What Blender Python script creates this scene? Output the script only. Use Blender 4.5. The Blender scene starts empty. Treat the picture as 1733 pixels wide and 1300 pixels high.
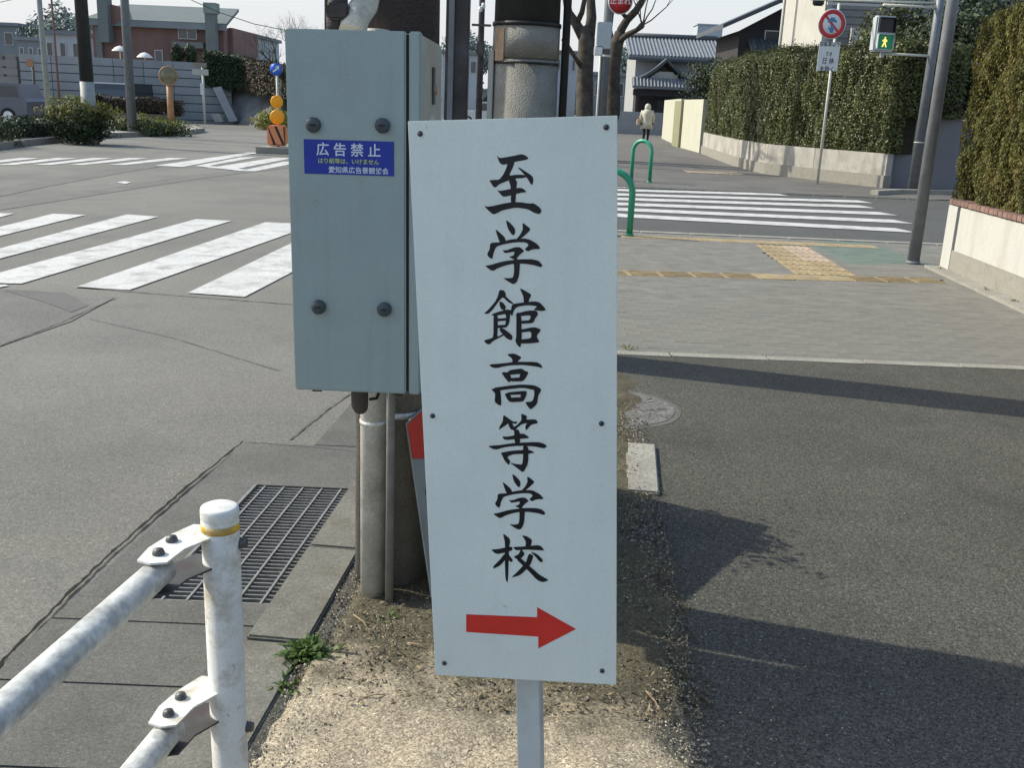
import bpy, bmesh, math, random
import numpy as np
from mathutils import Vector, Matrix
random.seed(7); RNG = np.random.default_rng(7)
SC = bpy.context.scene
COL = SC.collection
# ------------------------------------------------------------------ camera
F_PX, CX, CY, HC = 1681.0, 866.5, 650.0, 1.45
PITCH, ROLL = math.radians(15.8), math.radians(2.4)
FW = Vector((0, math.cos(PITCH), -math.sin(PITCH)))
_r0 = Vector((1, 0, 0)); _u0 = _r0.cross(FW)
RT = _r0 * math.cos(ROLL) + _u0 * math.sin(ROLL)
UP = RT.cross(FW)
CAMP = Vector((0, 0, HC))
cam = bpy.data.cameras.new('camera')
cam.sensor_fit = 'HORIZONTAL'; cam.sensor_width = 36.0; cam.lens = F_PX / 1733 * 36
cam.clip_start = 0.05; cam.clip_end = 3000
cam_o = bpy.data.objects.new('camera', cam); COL.objects.link(cam_o)
m3 = Matrix((RT, UP, -FW)).transposed()
cam_o.matrix_world = Matrix.Translation(CAMP) @ m3.to_4x4()
SC.camera = cam_o
# ------------------------------------------------------------------ light
SUN_EL, SUN_AZ = math.radians(38), math.radians(-73.9)      # azimuth clockwise from +Y
w = bpy.data.worlds.new('World'); SC.world = w; w.use_nodes = True
nt = w.node_tree
sky = nt.nodes.new('ShaderNodeTexSky'); sky.sky_type = 'NISHITA'; sky.sun_disc = False
sky.sun_elevation = SUN_EL; sky.sun_rotation = SUN_AZ
sky.air_density = 1.5; sky.dust_density = 2.2; sky.ozone_density = 2.2
# pale haze low over the whole horizon, blending into the clear-sky model higher up
_g = nt.nodes.new('ShaderNodeTexCoord'); _s = nt.nodes.new('ShaderNodeSeparateXYZ'); nt.links.new(_g.outputs['Generated'], _s.inputs[0])
_m = nt.nodes.new('ShaderNodeMapRange'); _m.interpolation_type = 'SMOOTHSTEP'
for _k, _v in (('From Min', 0.0), ('From Max', 0.45), ('To Min', .93), ('To Max', 0.0)): _m.inputs[_k].default_value = _v
nt.links.new(_s.outputs[2], _m.inputs['Value'])
_x = nt.nodes.new('ShaderNodeMix'); _x.data_type = 'RGBA'; nt.links.new(_m.outputs['Result'], _x.inputs['Factor'])
nt.links.new(sky.outputs[0], _x.inputs['A']); _x.inputs['B'].default_value = (3.55, 3.68, 3.95, 1)
bg = nt.nodes['Background']; nt.links.new(_x.outputs['Result'], bg.inputs[0]); bg.inputs[1].default_value = 0.15
sl = bpy.data.lights.new('sun', 'SUN'); sl.energy = 3.4; sl.angle = math.radians(0.55); sl.color = (1.0, 0.935, 0.77)
sun = bpy.data.objects.new('sun', sl); COL.objects.link(sun)
sd = Vector((math.sin(SUN_AZ) * math.cos(SUN_EL), math.cos(SUN_AZ) * math.cos(SUN_EL), math.sin(SUN_EL)))
sun.rotation_euler = sd.to_track_quat('Z', 'Y').to_euler(); sun.location = (-20, 10, 30)
SC.view_settings.view_transform = 'Standard'
try: SC.view_settings.look = 'None'
except Exception: pass
SC.view_settings.gamma = 1.0; SC.view_settings.use_curve_mapping = False
SC.view_settings.exposure = 0.6
SC.cycles.max_bounces = 6

# ------------------------------------------------------------------ places
def ray(x, y): return FW + (x - CX) / F_PX * RT - (y - CY) / F_PX * UP
def g(x, y, z=0.0):
    d = ray(x, y); return CAMP + d * ((z - HC) / d.z)
def at(x, y, Y):
    d = ray(x, y); return CAMP + d * (Y / d.y)

# ------------------------------------------------------------------ materials
def nd(t, k, **kw):
    n = t.nodes.new(k)
    for a, b in kw.items(): setattr(n, a, b)
    return n
def mat(name, col, var=0.12, scale=6.0, rough=0.75, metal=0.0, bump=0.0, bscale=None, fine=0.0, fscale=200.0,
        stain=None, stain_amt=0.0, sscale=1.5, rnd=0.0, island=0.0, emit=0.0, spec=0.35, trans=0.0, grain=0.0):
    m = bpy.data.materials.new(name); m.use_nodes = True; t = m.node_tree
    b = t.nodes['Principled BSDF']; L = t.links
    b.inputs['Roughness'].default_value = rough; b.inputs['Metallic'].default_value = metal
    b.inputs['Specular IOR Level'].default_value = spec
    tc = nd(t, 'ShaderNodeTexCoord')
    n1 = nd(t, 'ShaderNodeTexNoise'); n1.inputs['Scale'].default_value = scale; n1.inputs['Detail'].default_value = 6
    L.new(tc.outputs['Object'], n1.inputs['Vector'])
    mr = nd(t, 'ShaderNodeMapRange'); mr.inputs['From Min'].default_value = .3; mr.inputs['From Max'].default_value = .7
    mr.inputs['To Min'].default_value = 1 - var; mr.inputs['To Max'].default_value = 1 + var
    L.new(n1.outputs['Fac'], mr.inputs['Value']); fac = mr.outputs['Result']
    def mul(a, bb):
        x = nd(t, 'ShaderNodeMath', operation='MULTIPLY'); L.new(a, x.inputs[0]); L.new(bb, x.inputs[1]); return x.outputs[0]
    def rng(src, amt):
        x = nd(t, 'ShaderNodeMapRange'); x.inputs['To Min'].default_value = 1 - amt; x.inputs['To Max'].default_value = 1 + amt
        L.new(src, x.inputs['Value']); return x.outputs['Result']
    if fine > 0:
        if grain:                      # stone by stone: every Voronoi cell gets its own tone
            v0 = nd(t, 'ShaderNodeTexVoronoi'); v0.inputs['Scale'].default_value = fscale
            L.new(tc.outputs['Object'], v0.inputs['Vector'])
            sp = nd(t, 'ShaderNodeSeparateXYZ'); L.new(v0.outputs['Color'], sp.inputs[0])
            g1 = nd(t, 'ShaderNodeMapRange'); g1.inputs['To Min'].default_value = 1 - fine; g1.inputs['To Max'].default_value = 1 + fine
            L.new(sp.outputs[0], g1.inputs['Value']); fac = mul(fac, g1.outputs['Result'])
            g2 = nd(t, 'ShaderNodeMath', operation='GREATER_THAN'); g2.inputs[1].default_value = .965; L.new(sp.outputs[1], g2.inputs[0])
            g3 = nd(t, 'ShaderNodeMath', operation='MULTIPLY_ADD'); g3.inputs[1].default_value = grain; g3.inputs[2].default_value = 1.0
            L.new(g2.outputs[0], g3.inputs[0]); fac = mul(fac, g3.outputs[0])
        v = nd(t, 'ShaderNodeTexNoise'); v.inputs['Scale'].default_value = fscale * (.35 if grain else 1); v.inputs['Detail'].default_value = 2
        if grain: fine = fine * .35
        L.new(tc.outputs['Object'], v.inputs['Vector'])
        r = nd(t, 'ShaderNodeMapRange'); r.inputs['From Min'].default_value = .36; r.inputs['From Max'].default_value = .64
        r.inputs['To Min'].default_value = 1 - fine; r.inputs['To Max'].default_value = 1 + fine
        L.new(v.outputs['Fac'], r.inputs['Value']); fac = mul(fac, r.outputs['Result'])
    if rnd > 0:
        oi = nd(t, 'ShaderNodeObjectInfo'); fac = mul(fac, rng(oi.outputs['Random'], rnd))
    if island > 0:
        ge = nd(t, 'ShaderNodeNewGeometry'); fac = mul(fac, rng(ge.outputs['Random Per Island'], island))
    base = nd(t, 'ShaderNodeRGB'); base.outputs[0].default_value = (*col, 1); src = base.outputs[0]
    if stain is not None:
        n2 = nd(t, 'ShaderNodeTexNoise'); n2.inputs['Scale'].default_value = sscale; n2.inputs['Detail'].default_value = 8; n2.inputs['Roughness'].default_value = .65
        L.new(tc.outputs['Object'], n2.inputs['Vector'])
        r2 = nd(t, 'ShaderNodeMapRange'); r2.inputs['From Min'].default_value = .48; r2.inputs['From Max'].default_value = .68
        r2.inputs['To Max'].default_value = stain_amt
        L.new(n2.outputs['Fac'], r2.inputs['Value'])
        mx = nd(t, 'ShaderNodeMix', data_type='RGBA'); L.new(r2.outputs['Result'], mx.inputs['Factor'])
        L.new(src, mx.inputs['A']); mx.inputs['B'].default_value = (*stain, 1); src = mx.outputs['Result']
    vm = nd(t, 'ShaderNodeVectorMath', operation='SCALE'); L.new(src, vm.inputs[0]); L.new(fac, vm.inputs['Scale'])
    L.new(vm.outputs[0], b.inputs['Base Color'])
    if bump > 0:
        n3 = nd(t, 'ShaderNodeTexNoise'); n3.inputs['Scale'].default_value = bscale or fscale; n3.inputs['Detail'].default_value = 3
        L.new(tc.outputs['Object'], n3.inputs['Vector'])
        bp = nd(t, 'ShaderNodeBump'); bp.inputs['Strength'].default_value = bump; bp.inputs['Distance'].default_value = 0.01
        L.new(n3.outputs['Fac'], bp.inputs['Height']); L.new(bp.outputs[0], b.inputs['Normal'])
    if emit > 0:
        b.inputs['Emission Color'].default_value = (*col, 1); b.inputs['Emission Strength'].default_value = emit
    if trans > 0:
        tr = nd(t, 'ShaderNodeBsdfTranslucent'); L.new(vm.outputs[0], tr.inputs['Color'])
        ms = nd(t, 'ShaderNodeMixShader'); ms.inputs[0].default_value = trans
        L.new(b.outputs[0], ms.inputs[1]); L.new(tr.outputs[0], ms.inputs[2]); L.new(ms.outputs[0], t.nodes['Material Output'].inputs[0])
    return m
M = {}
M['road'] = mat('worn_road_asphalt', (.152, .147, .131), .15, .45, .92, fine=.26, fscale=210, grain=.5, bump=.0, stain=(.118, .118, .110), stain_amt=.9, sscale=.6)
M['road_dark'] = mat('side_street_asphalt', (.072, .073, .07), .10, 1.2, .9, fine=.35, fscale=120, grain=.5, bump=.0)
M['walk'] = mat('sidewalk_asphalt', (.075, .0735, .064), .12, 1.1, .95, fine=.52, fscale=225, grain=.7, bump=.0, stain=(.055, .055, .05), stain_amt=.7, sscale=1.3, spec=.15)
M['patch'] = mat('dark_asphalt_patch', (.108, .108, .102), .12, 2, .85, fine=.3, fscale=140, bump=.4)
M['patch2'] = mat('faded_asphalt_patch', (.130, .129, .118), .12, 2, .85, fine=.3, fscale=140, bump=.4)
M['tar'] = mat('tar_seam', (.10, .10, .10), .3, 9, .7)
M['paint'] = mat('road_paint', (.49, .49, .475), .08, 2, .7, fine=.16, fscale=80, stain=(.27, .265, .245), stain_amt=.9, sscale=5)
M['farwalk'] = mat('far_sidewalk_asphalt', (.115, .110, .102), .15, .8, .9, fine=.25, fscale=60, grain=.4, stain=(.075, .073, .07), stain_amt=.8, sscale=.5)
M['brightpave'] = mat('pale_paving', (.30, .295, .27), .1, .8, .85)
M['earth'] = mat('earth', (.13, .125, .10), .2, .05, .95)
M['paver'] = mat('grey_paver', (.166, .161, .142), .12, 12, .85, fine=.2, fscale=150, bump=.25, rnd=.05)
M['paver_s'] = mat('grey_paver_far', (.166, .161, .142), .14, 5, .85, fine=.2, fscale=150, bump=.2, island=.05)
M['paver_g'] = mat('green_paver', (.12, .158, .13), .14, 5, .85, fine=.2, fscale=150, bump=.2, island=.05)
M['paver_b'] = mat('paver_joint_sand', (.125, .122, .105), .2, 9, .95)
M['tact'] = mat('worn_yellow_tactile_tile', (.29, .222, .122), .22, 14, .8, fine=.2, fscale=120, stain=(.22, .195, .145), stain_amt=.9, sscale=4, rnd=.10)
M['tact_p'] = mat('pale_tactile_tile', (.33, .26, .19), .15, 14, .8, fine=.2, fscale=120, rnd=.1)
M['conc'] = mat('gutter_concrete', (.108, .108, .098), .14, 3, .9, fine=.24, fscale=260, grain=.4, bump=.12, bscale=60, stain=(.078, .077, .068), stain_amt=.6, sscale=4)
M['kerb'] = mat('kerb_concrete', (.145, .142, .122), .16, 5, .9, fine=.22, fscale=260, grain=.4, bump=.12, bscale=60, stain=(.095, .088, .068), stain_amt=.7, sscale=7)
M['kerbw'] = mat('pale_kerb', (.25, .242, .21), .14, 5, .9, fine=.2, fscale=100)
M['black'] = mat('dark_pit', (.006, .006, .006), .2, 5, .9)
M['galv'] = mat('galvanised_steel', (.72, .73, .71), .14, 30, .38, metal=.15, fine=.15, fscale=90, bump=.10, bscale=60, stain=(.25, .27, .27), stain_amt=.75, sscale=13)
M['grate'] = mat('grate_steel', (.26, .255, .24), .2, 30, .55, metal=.5)
M['gwhite'] = mat('white_guard_paint', (.68, .68, .65), .08, 12, .45, fine=.05, fscale=300, stain=(.36, .31, .23), stain_amt=.85, sscale=24, spec=.5)
M['yband'] = mat('yellow_reflective_band', (.58, .36, .03), .25, 60, .5, stain=(.42, .38, .28), stain_amt=.9, sscale=45)
M['bolt'] = mat('bolt_metal', (.10, .10, .10), .25, 80, .5, metal=.5)
M['sign'] = mat('sign_white_paint', (.69, .75, .715), .035, 5, .42, fine=.03, fscale=300, bump=.06, bscale=55, stain=(.62, .67, .64), stain_amt=.5, sscale=6, spec=.45)
M['signpost'] = mat('sign_post_paint', (.50, .55, .56), .07, 14, .5, stain=(.42, .40, .37), stain_amt=.5, sscale=18)
M['ink'] = mat('black_brush_lettering', (.012, .013, .016), .2, 40, .4)
def grime(m, amt, col, sx, sz, lo=.50, hi=.72):
    t = m.node_tree; L = t.links; vm = [n for n in t.nodes if n.type == 'VECT_MATH'][0]; src = vm.inputs[0].links[0].from_socket
    tc = [n for n in t.nodes if n.type == 'TEX_COORD'][0]; mp = nd(t, 'ShaderNodeMapping'); mp.inputs['Scale'].default_value = (sx, sx, sz); L.new(tc.outputs['Object'], mp.inputs['Vector'])
    n = nd(t, 'ShaderNodeTexNoise'); n.inputs['Scale'].default_value = 1.0; n.inputs['Detail'].default_value = 7; n.inputs['Roughness'].default_value = .6; L.new(mp.outputs[0], n.inputs['Vector'])
    r = nd(t, 'ShaderNodeMapRange'); r.inputs['From Min'].default_value = lo; r.inputs['From Max'].default_value = hi; r.inputs['To Max'].default_value = amt; L.new(n.outputs['Fac'], r.inputs['Value'])
    x = nd(t, 'ShaderNodeMix', data_type='RGBA'); L.new(r.outputs['Result'], x.inputs['Factor']); L.new(src, x.inputs['A']); x.inputs['B'].default_value = (*col, 1); L.new(x.outputs['Result'], vm.inputs[0])
grime(M['sign'], .18, (.55, .58, .53), 38, 2.2); grime(M['sign'], .8, (.30, .29, .25), 55, 55, .70, .76)
M['red'] = mat('red_arrow_paint', (.60, .035, .025), .06, 20, .5)
M['screw'] = mat('dark_screw', (.07, .075, .08), .3, 200, .4, metal=.6)
M['box'] = mat('grey_green_box_paint', (.275, .345, .345), .035, 4, .42, fine=.03, fscale=260, bump=.08, bscale=90, stain=(.25, .305, .30), stain_amt=.6, sscale=5, spec=.5)
M['boxside'] = mat('box_side_paint', (.36, .36, .32), .08, 7, .5, stain=(.33, .27, .18), stain_amt=.75, sscale=9)
M['knob'] = mat('dark_grey_fastener', (.055, .07, .08), .2, 60, .5)
M['rubber'] = mat('black_rubber', (.015, .015, .016), .2, 20, .7)
M['blue'] = mat('blue_sticker', (.012, .035, .30), .06, 30, .35)
M['swhite'] = mat('white_print', (.60, .66, .74), .05, 50, .5)
M['syel'] = mat('yellow_print', (.45, .52, .10), .05, 50, .5)
M['pole'] = mat('utility_pole_concrete', (.215, .205, .185), .14, 5, .88, fine=.15, fscale=160, bump=.5, stain=(.13, .12, .10), stain_amt=.6, sscale=6)
M['pole2'] = mat('textured_pole_wrap', (.245, .235, .205), .10, 5, .8, fine=.12, fscale=220, bump=.6, bscale=120, stain=(.17, .16, .135), stain_amt=.7, sscale=4)
M['wrap'] = mat('dark_anti_poster_wrap', (.060, .052, .058), .16, 6, .7, fine=.15, fscale=200, bump=.6, bscale=140, stain=(.04, .033, .033), stain_amt=.7, sscale=3)
M['wrapd'] = mat('black_pole_wrap', (.035, .035, .036), .2, 8, .75, bump=.5, bscale=120)
M['cond'] = mat('weathered_conduit', (.50, .49, .44), .14, 14, .6, fine=.1, fscale=150, stain=(.27, .25, .20), stain_amt=.7, sscale=12)
M['tube'] = mat('thin_grey_conduit', (.20, .20, .18), .16, 22, .65)
M['elbow'] = mat('dark_grey_elbow', (.075, .07, .065), .15, 22, .7)
M['hpost'] = mat('brown_steel_post', (.048, .040, .038), .3, 9, .6, stain=(.075, .095, .11), stain_amt=.7, sscale=5)
M['cable'] = mat('dark_cable_cover', (.02, .02, .02), .2, 20, .7)
M['orange_st'] = mat('faded_orange_paint', (.34, .235, .155), .25, 14, .8)
M['green'] = mat('green_bollard_paint', (.02, .27, .145), .1, 20, .35, spec=.6)
M['lpole'] = mat('blue_grey_lamp_pole', (.15, .165, .18), .12, 8, .5, metal=.3, stain=(.11, .12, .13), stain_amt=.5, sscale=9)
M['lpole2'] = mat('dark_grey_signal_pole', (.175, .185, .20), .12, 8, .55, metal=.1, stain=(.12, .12, .125), stain_amt=.5, sscale=9)
M['pgrey'] = mat('pale_grey_paint', (.27, .29, .28), .12, 8, .6, stain=(.2, .21, .19), stain_amt=.6, sscale=6)
M['wpole'] = mat('white_sign_pole', (.52, .52, .46), .1, 10, .5)
M['wall_w'] = mat('white_garden_wall', (.43, .43, .405), .05, 2.5, .85, fine=.05, fscale=90, bump=.3, bscale=80, stain=(.34, .32, .28), stain_amt=.6, sscale=2.5)
M['wall_b'] = mat('grey_wall_base', (.25, .24, .21), .12, 5, .9, fine=.15, fscale=80, bump=.4, stain=(.15, .145, .11), stain_amt=.7, sscale=5)
M['brick'] = mat('red_coping_brick', (.185, .115, .095), .15, 9, .85, rnd=.22, bump=.3, bscale=80)
M['mortar'] = mat('mortar', (.22, .20, .18), .15, 9, .9)
M['plant_w'] = mat('planter_concrete', (.36, .345, .31), .12, 2.5, .9, fine=.1, fscale=60, stain=(.2, .195, .165), stain_amt=.8, sscale=2.2)
M['gatewall'] = mat('grey_drive_wall', (.17, .17, .185), .08, 2, .8)
M['cream'] = mat('cream_wall', (.43, .425, .345), .05, 2, .85)
M['olive'] = mat('olive_pier', (.22, .225, .14), .1, 3, .85)
M['leaf_h'] = mat('photinia_leaf', (.072, .084, .027), .35, 1.6, .42, island=.75, stain=(.105, .115, .03), stain_amt=.6, sscale=1.1, spec=.35, trans=.18)
M['leaf_c'] = mat('conifer_leaf', (.100, .102, .024), .25, 2.2, .6, island=.65, stain=(.185, .125, .038), stain_amt=.65, sscale=2.4, trans=.22)
M['leaf_d'] = mat('dark_leaf', (.03, .048, .02), .25, 1.5, .6, island=.5, trans=.12)
M['leaf_y'] = mat('yellow_green_leaf', (.16, .17, .035), .3, 1.5, .6, island=.5, trans=.25)
M['leaf_g'] = mat('grass_leaf', (.10, .15, .03), .3, 3, .6, island=.5, trans=.25)
M['leaf_b'] = mat('brown_hedge_leaf', (.045, .035, .02), .3, 1.5, .7, island=.5)
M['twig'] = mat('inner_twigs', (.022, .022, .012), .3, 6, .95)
M['bark'] = mat('bark', (.058, .048, .04), .3, 6, .9, fine=.2, fscale=40, bump=.6, bscale=20, stain=(.12, .115, .09), stain_amt=.4, sscale=4)
M['bark2'] = mat('thin_bare_bark', (.06, .065, .05), .3, 6, .9)
M['tile'] = mat('grey_roof_tile', (.17, .185, .20), .12, 3, .5, rnd=.15)
M['tiled'] = mat('dark_roof_tile', (.07, .08, .09), .12, 3, .55)
M['h_grey'] = mat('grey_house_wall', (.30, .305, .31), .06, 2, .85)
M['h_dark'] = mat('dark_wood_wall', (.035, .032, .036), .12, 2, .8)
M['h_white'] = mat('off_white_house_wall', (.42, .41, .375), .06, 1, .85, stain=(.33, .31, .28), stain_amt=.5, sscale=.9)
M['h_sid'] = mat('grey_house_siding', (.21, .205, .20), .06, 2, .75)
M['glass'] = mat('window_glass', (.04, .05, .06), .1, 3, .12, spec=.8)
M['frame'] = mat('pale_window_frame', (.45, .45, .43), .05, 3, .5)
M['bwall'] = mat('red_brick_building', (.185, .110, .100), .12, 1.5, .85, stain=(.14, .09, .085), stain_amt=.6, sscale=.6)
M['bpale'] = mat('pale_concrete_band', (.13, .155, .155), .06, 1, .7)
M['rwall'] = mat('retaining_wall_concrete', (.30, .32, .33), .12, .8, .9, stain=(.24, .25, .26), stain_amt=.6, sscale=.5, rnd=.06)
M['slope'] = mat('stone_slope', (.13, .135, .14), .2, 2, .9, stain=(.20, .20, .20), stain_amt=.6, sscale=2.2)
M['far_b'] = mat('hazy_building', (.38, .42, .46), .12, .3, .9)  # distance haze is mixed into the colour of these hazy materials
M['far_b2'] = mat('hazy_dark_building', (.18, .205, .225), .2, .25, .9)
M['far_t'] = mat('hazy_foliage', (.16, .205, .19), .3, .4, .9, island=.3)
M['silver'] = mat('silver_car_paint', (.10, .105, .135), .04, 2, .4, metal=.3, spec=.6)
M['carblk'] = mat('black_car_paint', (.02, .02, .024), .04, 2, .2, spec=.8)
M['orange_d'] = mat('dull_orange_paint', (.36, .19, .10), .15, 4, .6, stain=(.22, .17, .10), stain_amt=.8, sscale=3)
M['orange'] = mat('orange_paint', (.55, .20, .045), .12, 4, .5)
M['orange_r'] = mat('orange_reflector', (.85, .33, .005), .08, 20, .35)
M['o_stripe'] = mat('orange_marker_body', (.62, .23, .10), .1, 6, .5)
M['m_black'] = mat('black_marker_stripe', (.02, .02, .02), .1, 6, .5)
M['mirror'] = mat('traffic_mirror', (.16, .15, .10), .3, 4, .25, metal=.4)
M['bsign'] = mat('blue_round_sign', (.03, .13, .55), .05, 9, .4)
M['rsign'] = mat('red_sign_ring', (.50, .035, .04), .05, 9, .45)
M['wsign'] = mat('white_sign_face', (.62, .64, .64), .04, 9, .45)
M['bfig'] = mat('blue_sign_figure', (.06, .20, .42), .05, 9, .5)
M['sigbody'] = mat('signal_housing', (.38, .42, .44), .08, 9, .45)
M['lens_off'] = mat('unlit_signal_lens', (.015, .014, .02), .2, 20, .3)
M['lens_on'] = mat('green_signal_lens', (.004, .10, .045), .1, 20, .3, emit=.55)
M['lens_fig'] = mat('lit_walking_figure', (.95, .62, .13), .05, 20, .4, emit=1.0)
M['coat'] = mat('beige_coat', (.47, .45, .37), .15, 8, .9)
M['trouser'] = mat('dark_trousers', (.02, .02, .026), .2, 9, .9)
M['hair'] = mat('pale_hood', (.50, .48, .40), .2, 20, .9)
M['skin'] = mat('skin', (.45, .28, .20), .1, 9, .6)
M['bag'] = mat('tan_bag', (.42, .32, .22), .1, 9, .8)
M['awn'] = mat('white_parasol_cloth', (.68, .68, .66), .05, 3, .8)
M['wire'] = mat('black_wire', (.015, .015, .015), .1, 3, .6)
M['weed'] = mat('weed_leaf', (.075, .125, .028), .3, 40, .5, island=.4, trans=.3)
M['dead'] = mat('dead_leaf', (.15, .12, .075), .3, 40, .85, island=.8)
M['clod'] = mat('soil_clod', (.085, .07, .045), .3, 60, .95, island=.6)
M['twigd'] = mat('dry_twig', (.26, .20, .12), .3, 60, .9)
M['stone'] = mat('gravel_stone', (.30, .265, .20), .3, 50, .85, island=.55)
M['iron'] = mat('cast_iron_cover', (.15, .15, .142), .2, 12, .95, spec=.08, fine=.3, fscale=120, grain=.3, stain=(.09, .09, .082), stain_amt=.8, sscale=14)

grime(M['box'], .25, (.20, .25, .245), 42, 2.6); grime(M['box'], .7, (.16, .14, .11), 60, 60, .70, .76)
grime(M['gwhite'], .8, (.24, .18, .12), 60, 22, .66, .72); grime(M['wall_w'], .45, (.27, .25, .21), 5, .8, .5, .75); grime(M['plant_w'], .6, (.15, .145, .12), 4, .7, .5, .72)
grime(M['road'], .5, (.10, .10, .094), .9, .9, .56, .66); grime(M['walk'], .45, (.10, .097, .085), 1.6, 1.6, .52, .70)
# sand / soil: pale granite sand near the camera, darker litter-covered soil further on
def sand_mat():
    m = mat('granite_sand_and_soil', (.30, .255, .185), .16, 7, .95, fine=.5, fscale=260, grain=.7, bump=.25, bscale=90)
    t = m.node_tree; L = t.links
    rgb = [n for n in t.nodes if n.type == 'RGB'][0]; vm = [n for n in t.nodes if n.type == 'VECT_MATH'][0]
    tc = [n for n in t.nodes if n.type == 'TEX_COORD'][0]
    sx = nd(t, 'ShaderNodeSeparateXYZ'); L.new(tc.outputs['Object'], sx.inputs[0])
    nz = nd(t, 'ShaderNodeTexNoise'); nz.inputs['Scale'].default_value = 5; nz.inputs['Detail'].default_value = 7; nz.inputs['Roughness'].default_value = .7
    L.new(tc.outputs['Object'], nz.inputs['Vector'])
    a = nd(t, 'ShaderNodeMath', operation='MULTIPLY_ADD'); L.new(nz.outputs['Fac'], a.inputs[0]); a.inputs[1].default_value = 1.1; L.new(sx.outputs[1], a.inputs[2])
    ax = nd(t, 'ShaderNodeMath', operation='MULTIPLY_ADD'); L.new(sx.outputs[0], ax.inputs[0]); ax.inputs[1].default_value = 0.35; L.new(a.outputs[0], ax.inputs[2])
    r = nd(t, 'ShaderNodeMapRange'); r.inputs['From Min'].default_value = 2.55; r.inputs['From Max'].default_value = 2.86
    L.new(ax.outputs[0], r.inputs['Value'])
    mx = nd(t, 'ShaderNodeMix', data_type='RGBA'); L.new(r.outputs['Result'], mx.inputs['Factor'])
    L.new(rgb.outputs[0], mx.inputs['A']); mx.inputs['B'].default_value = (.078, .068, .043, 1)
    L.new(mx.outputs['Result'], vm.inputs[0])
    return m
M['sand'] = sand_mat()

# ------------------------------------------------------------------ mesh builder
class MB:
    def __init__(s): s.v = []; s.f = []; s.sm = []
    def add(s, vs, fs, smooth=False):
        n = len(s.v); s.v += [tuple(p) for p in vs]; s.f += [tuple(i + n for i in f) for f in fs]; s.sm += [smooth] * len(fs); return s
    def box(s, c, d, R=None, bev=0.0):
        x, y, z = d[0] / 2, d[1] / 2, d[2] / 2
        if bev <= 0:
            vs = [Vector((a * x, b * y, e * z)) for e in (-1, 1) for a, b in ((-1, -1), (1, -1), (1, 1), (-1, 1))]
            fs = [(3, 2, 1, 0), (4, 5, 6, 7), (0, 1, 5, 4), (1, 2, 6, 5), (2, 3, 7, 6), (3, 0, 4, 7)]
        else:
            bm = bmesh.new(); bmesh.ops.create_cube(bm, size=1.0)
            for v in bm.verts: v.co = Vector((v.co.x * 2 * x, v.co.y * 2 * y, v.co.z * 2 * z))
            bmesh.ops.bevel(bm, geom=list(bm.edges), offset=bev, segments=2, affect='EDGES')
            bm.verts.index_update()
            vs = [v.co.copy() for v in bm.verts]; fs = [tuple(v.index for v in f.verts) for f in bm.faces]; bm.free()
        if R is not None: vs = [R @ v for v in vs]
        c = Vector(c); return s.add([v + c for v in vs], fs)
    def box2(s, a, b, **k):
        return s.box([(a[i] + b[i]) / 2 for i in range(3)], [abs(b[i] - a[i]) for i in range(3)], **k)
    def quad(s, *p): return s.add(p, [tuple(range(len(p)))])
    def tube(s, pts, r, n=10, cap=True, smooth=True):
        pts = [Vector(p) for p in pts]; rs = r if isinstance(r, (list, tuple)) else [r] * len(pts)
        base = len(s.v); vs = []; prev = None
        for i, p in enumerate(pts):
            d = (pts[min(i + 1, len(pts) - 1)] - pts[max(i - 1, 0)]).normalized()
            if prev is None:
                a = Vector((1, 0, 0)) if abs(d.x) < .8 else Vector((0, 1, 0)); u = d.cross(a).normalized()
            else: u = (prev - d * prev.dot(d)).normalized()
            prev = u; v = d.cross(u)
            for k in range(n):
                t = 2 * math.pi * k / n; vs.append(p + (u * math.cos(t) + v * math.sin(t)) * rs[i])
        fs = []
        for i in range(len(pts) - 1):
            for k in range(n):
                a = i * n + k; b = i * n + (k + 1) % n; fs.append((a, b, b + n, a + n))
        s.add(vs, fs, smooth)
        if cap:
            s.f += [tuple(base + k for k in range(n))[::-1], tuple(base + (len(pts) - 1) * n + k for k in range(n))]; s.sm += [False, False]
        return s
    def cyl(s, c, r, h, n=24, r2=None, smooth=True):
        c = Vector(c); return s.tube([c, c + Vector((0, 0, h))], [r, r if r2 is None else r2], n, True, smooth)
    def lathe(s, c, prof, n=20, axis=None):
        c = Vector(c); vs = []; R = axis or Matrix.Identity(3)
        for r, z in prof:
            for k in range(n):
                t = 2 * math.pi * k / n; vs.append(c + R @ Vector((r * math.cos(t), r * math.sin(t), z)))
        fs = []
        for i in range(len(prof) - 1):
            for k in range(n):
                a = i * n + k; b = i * n + (k + 1) % n; fs.append((a, b, b + n, a + n))
        return s.add(vs, fs, True)
    def prism(s, poly, off):
        n = len(poly); P = [Vector(p) for p in poly]; o = Vector(off)
        return s.add(P + [p + o for p in P], [tuple(range(n))[::-1], tuple(range(n, 2 * n))] + [(i, (i + 1) % n, n + (i + 1) % n, n + i) for i in range(n)])
    def mesh(s, name, m, off):
        me = bpy.data.meshes.new(name)
        me.from_pydata([(p[0] - off.x, p[1] - off.y, p[2] - off.z) for p in s.v], [], s.f)
        me.polygons.foreach_set('use_smooth', s.sm); me.materials.append(m)
        bm = bmesh.new(); bm.from_mesh(me); bmesh.ops.recalc_face_normals(bm, faces=bm.faces); bm.to_mesh(me); bm.free()
        me.update(); return me
WL = {}
def wloc(o): return WL[o.name]
def link(o, parent, p):
    COL.objects.link(o); WL[o.name] = Vector(p)
    if parent is not None:
        o.parent = parent; o.location = Vector(p) - wloc(parent)
    else: o.location = p
    return o
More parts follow.
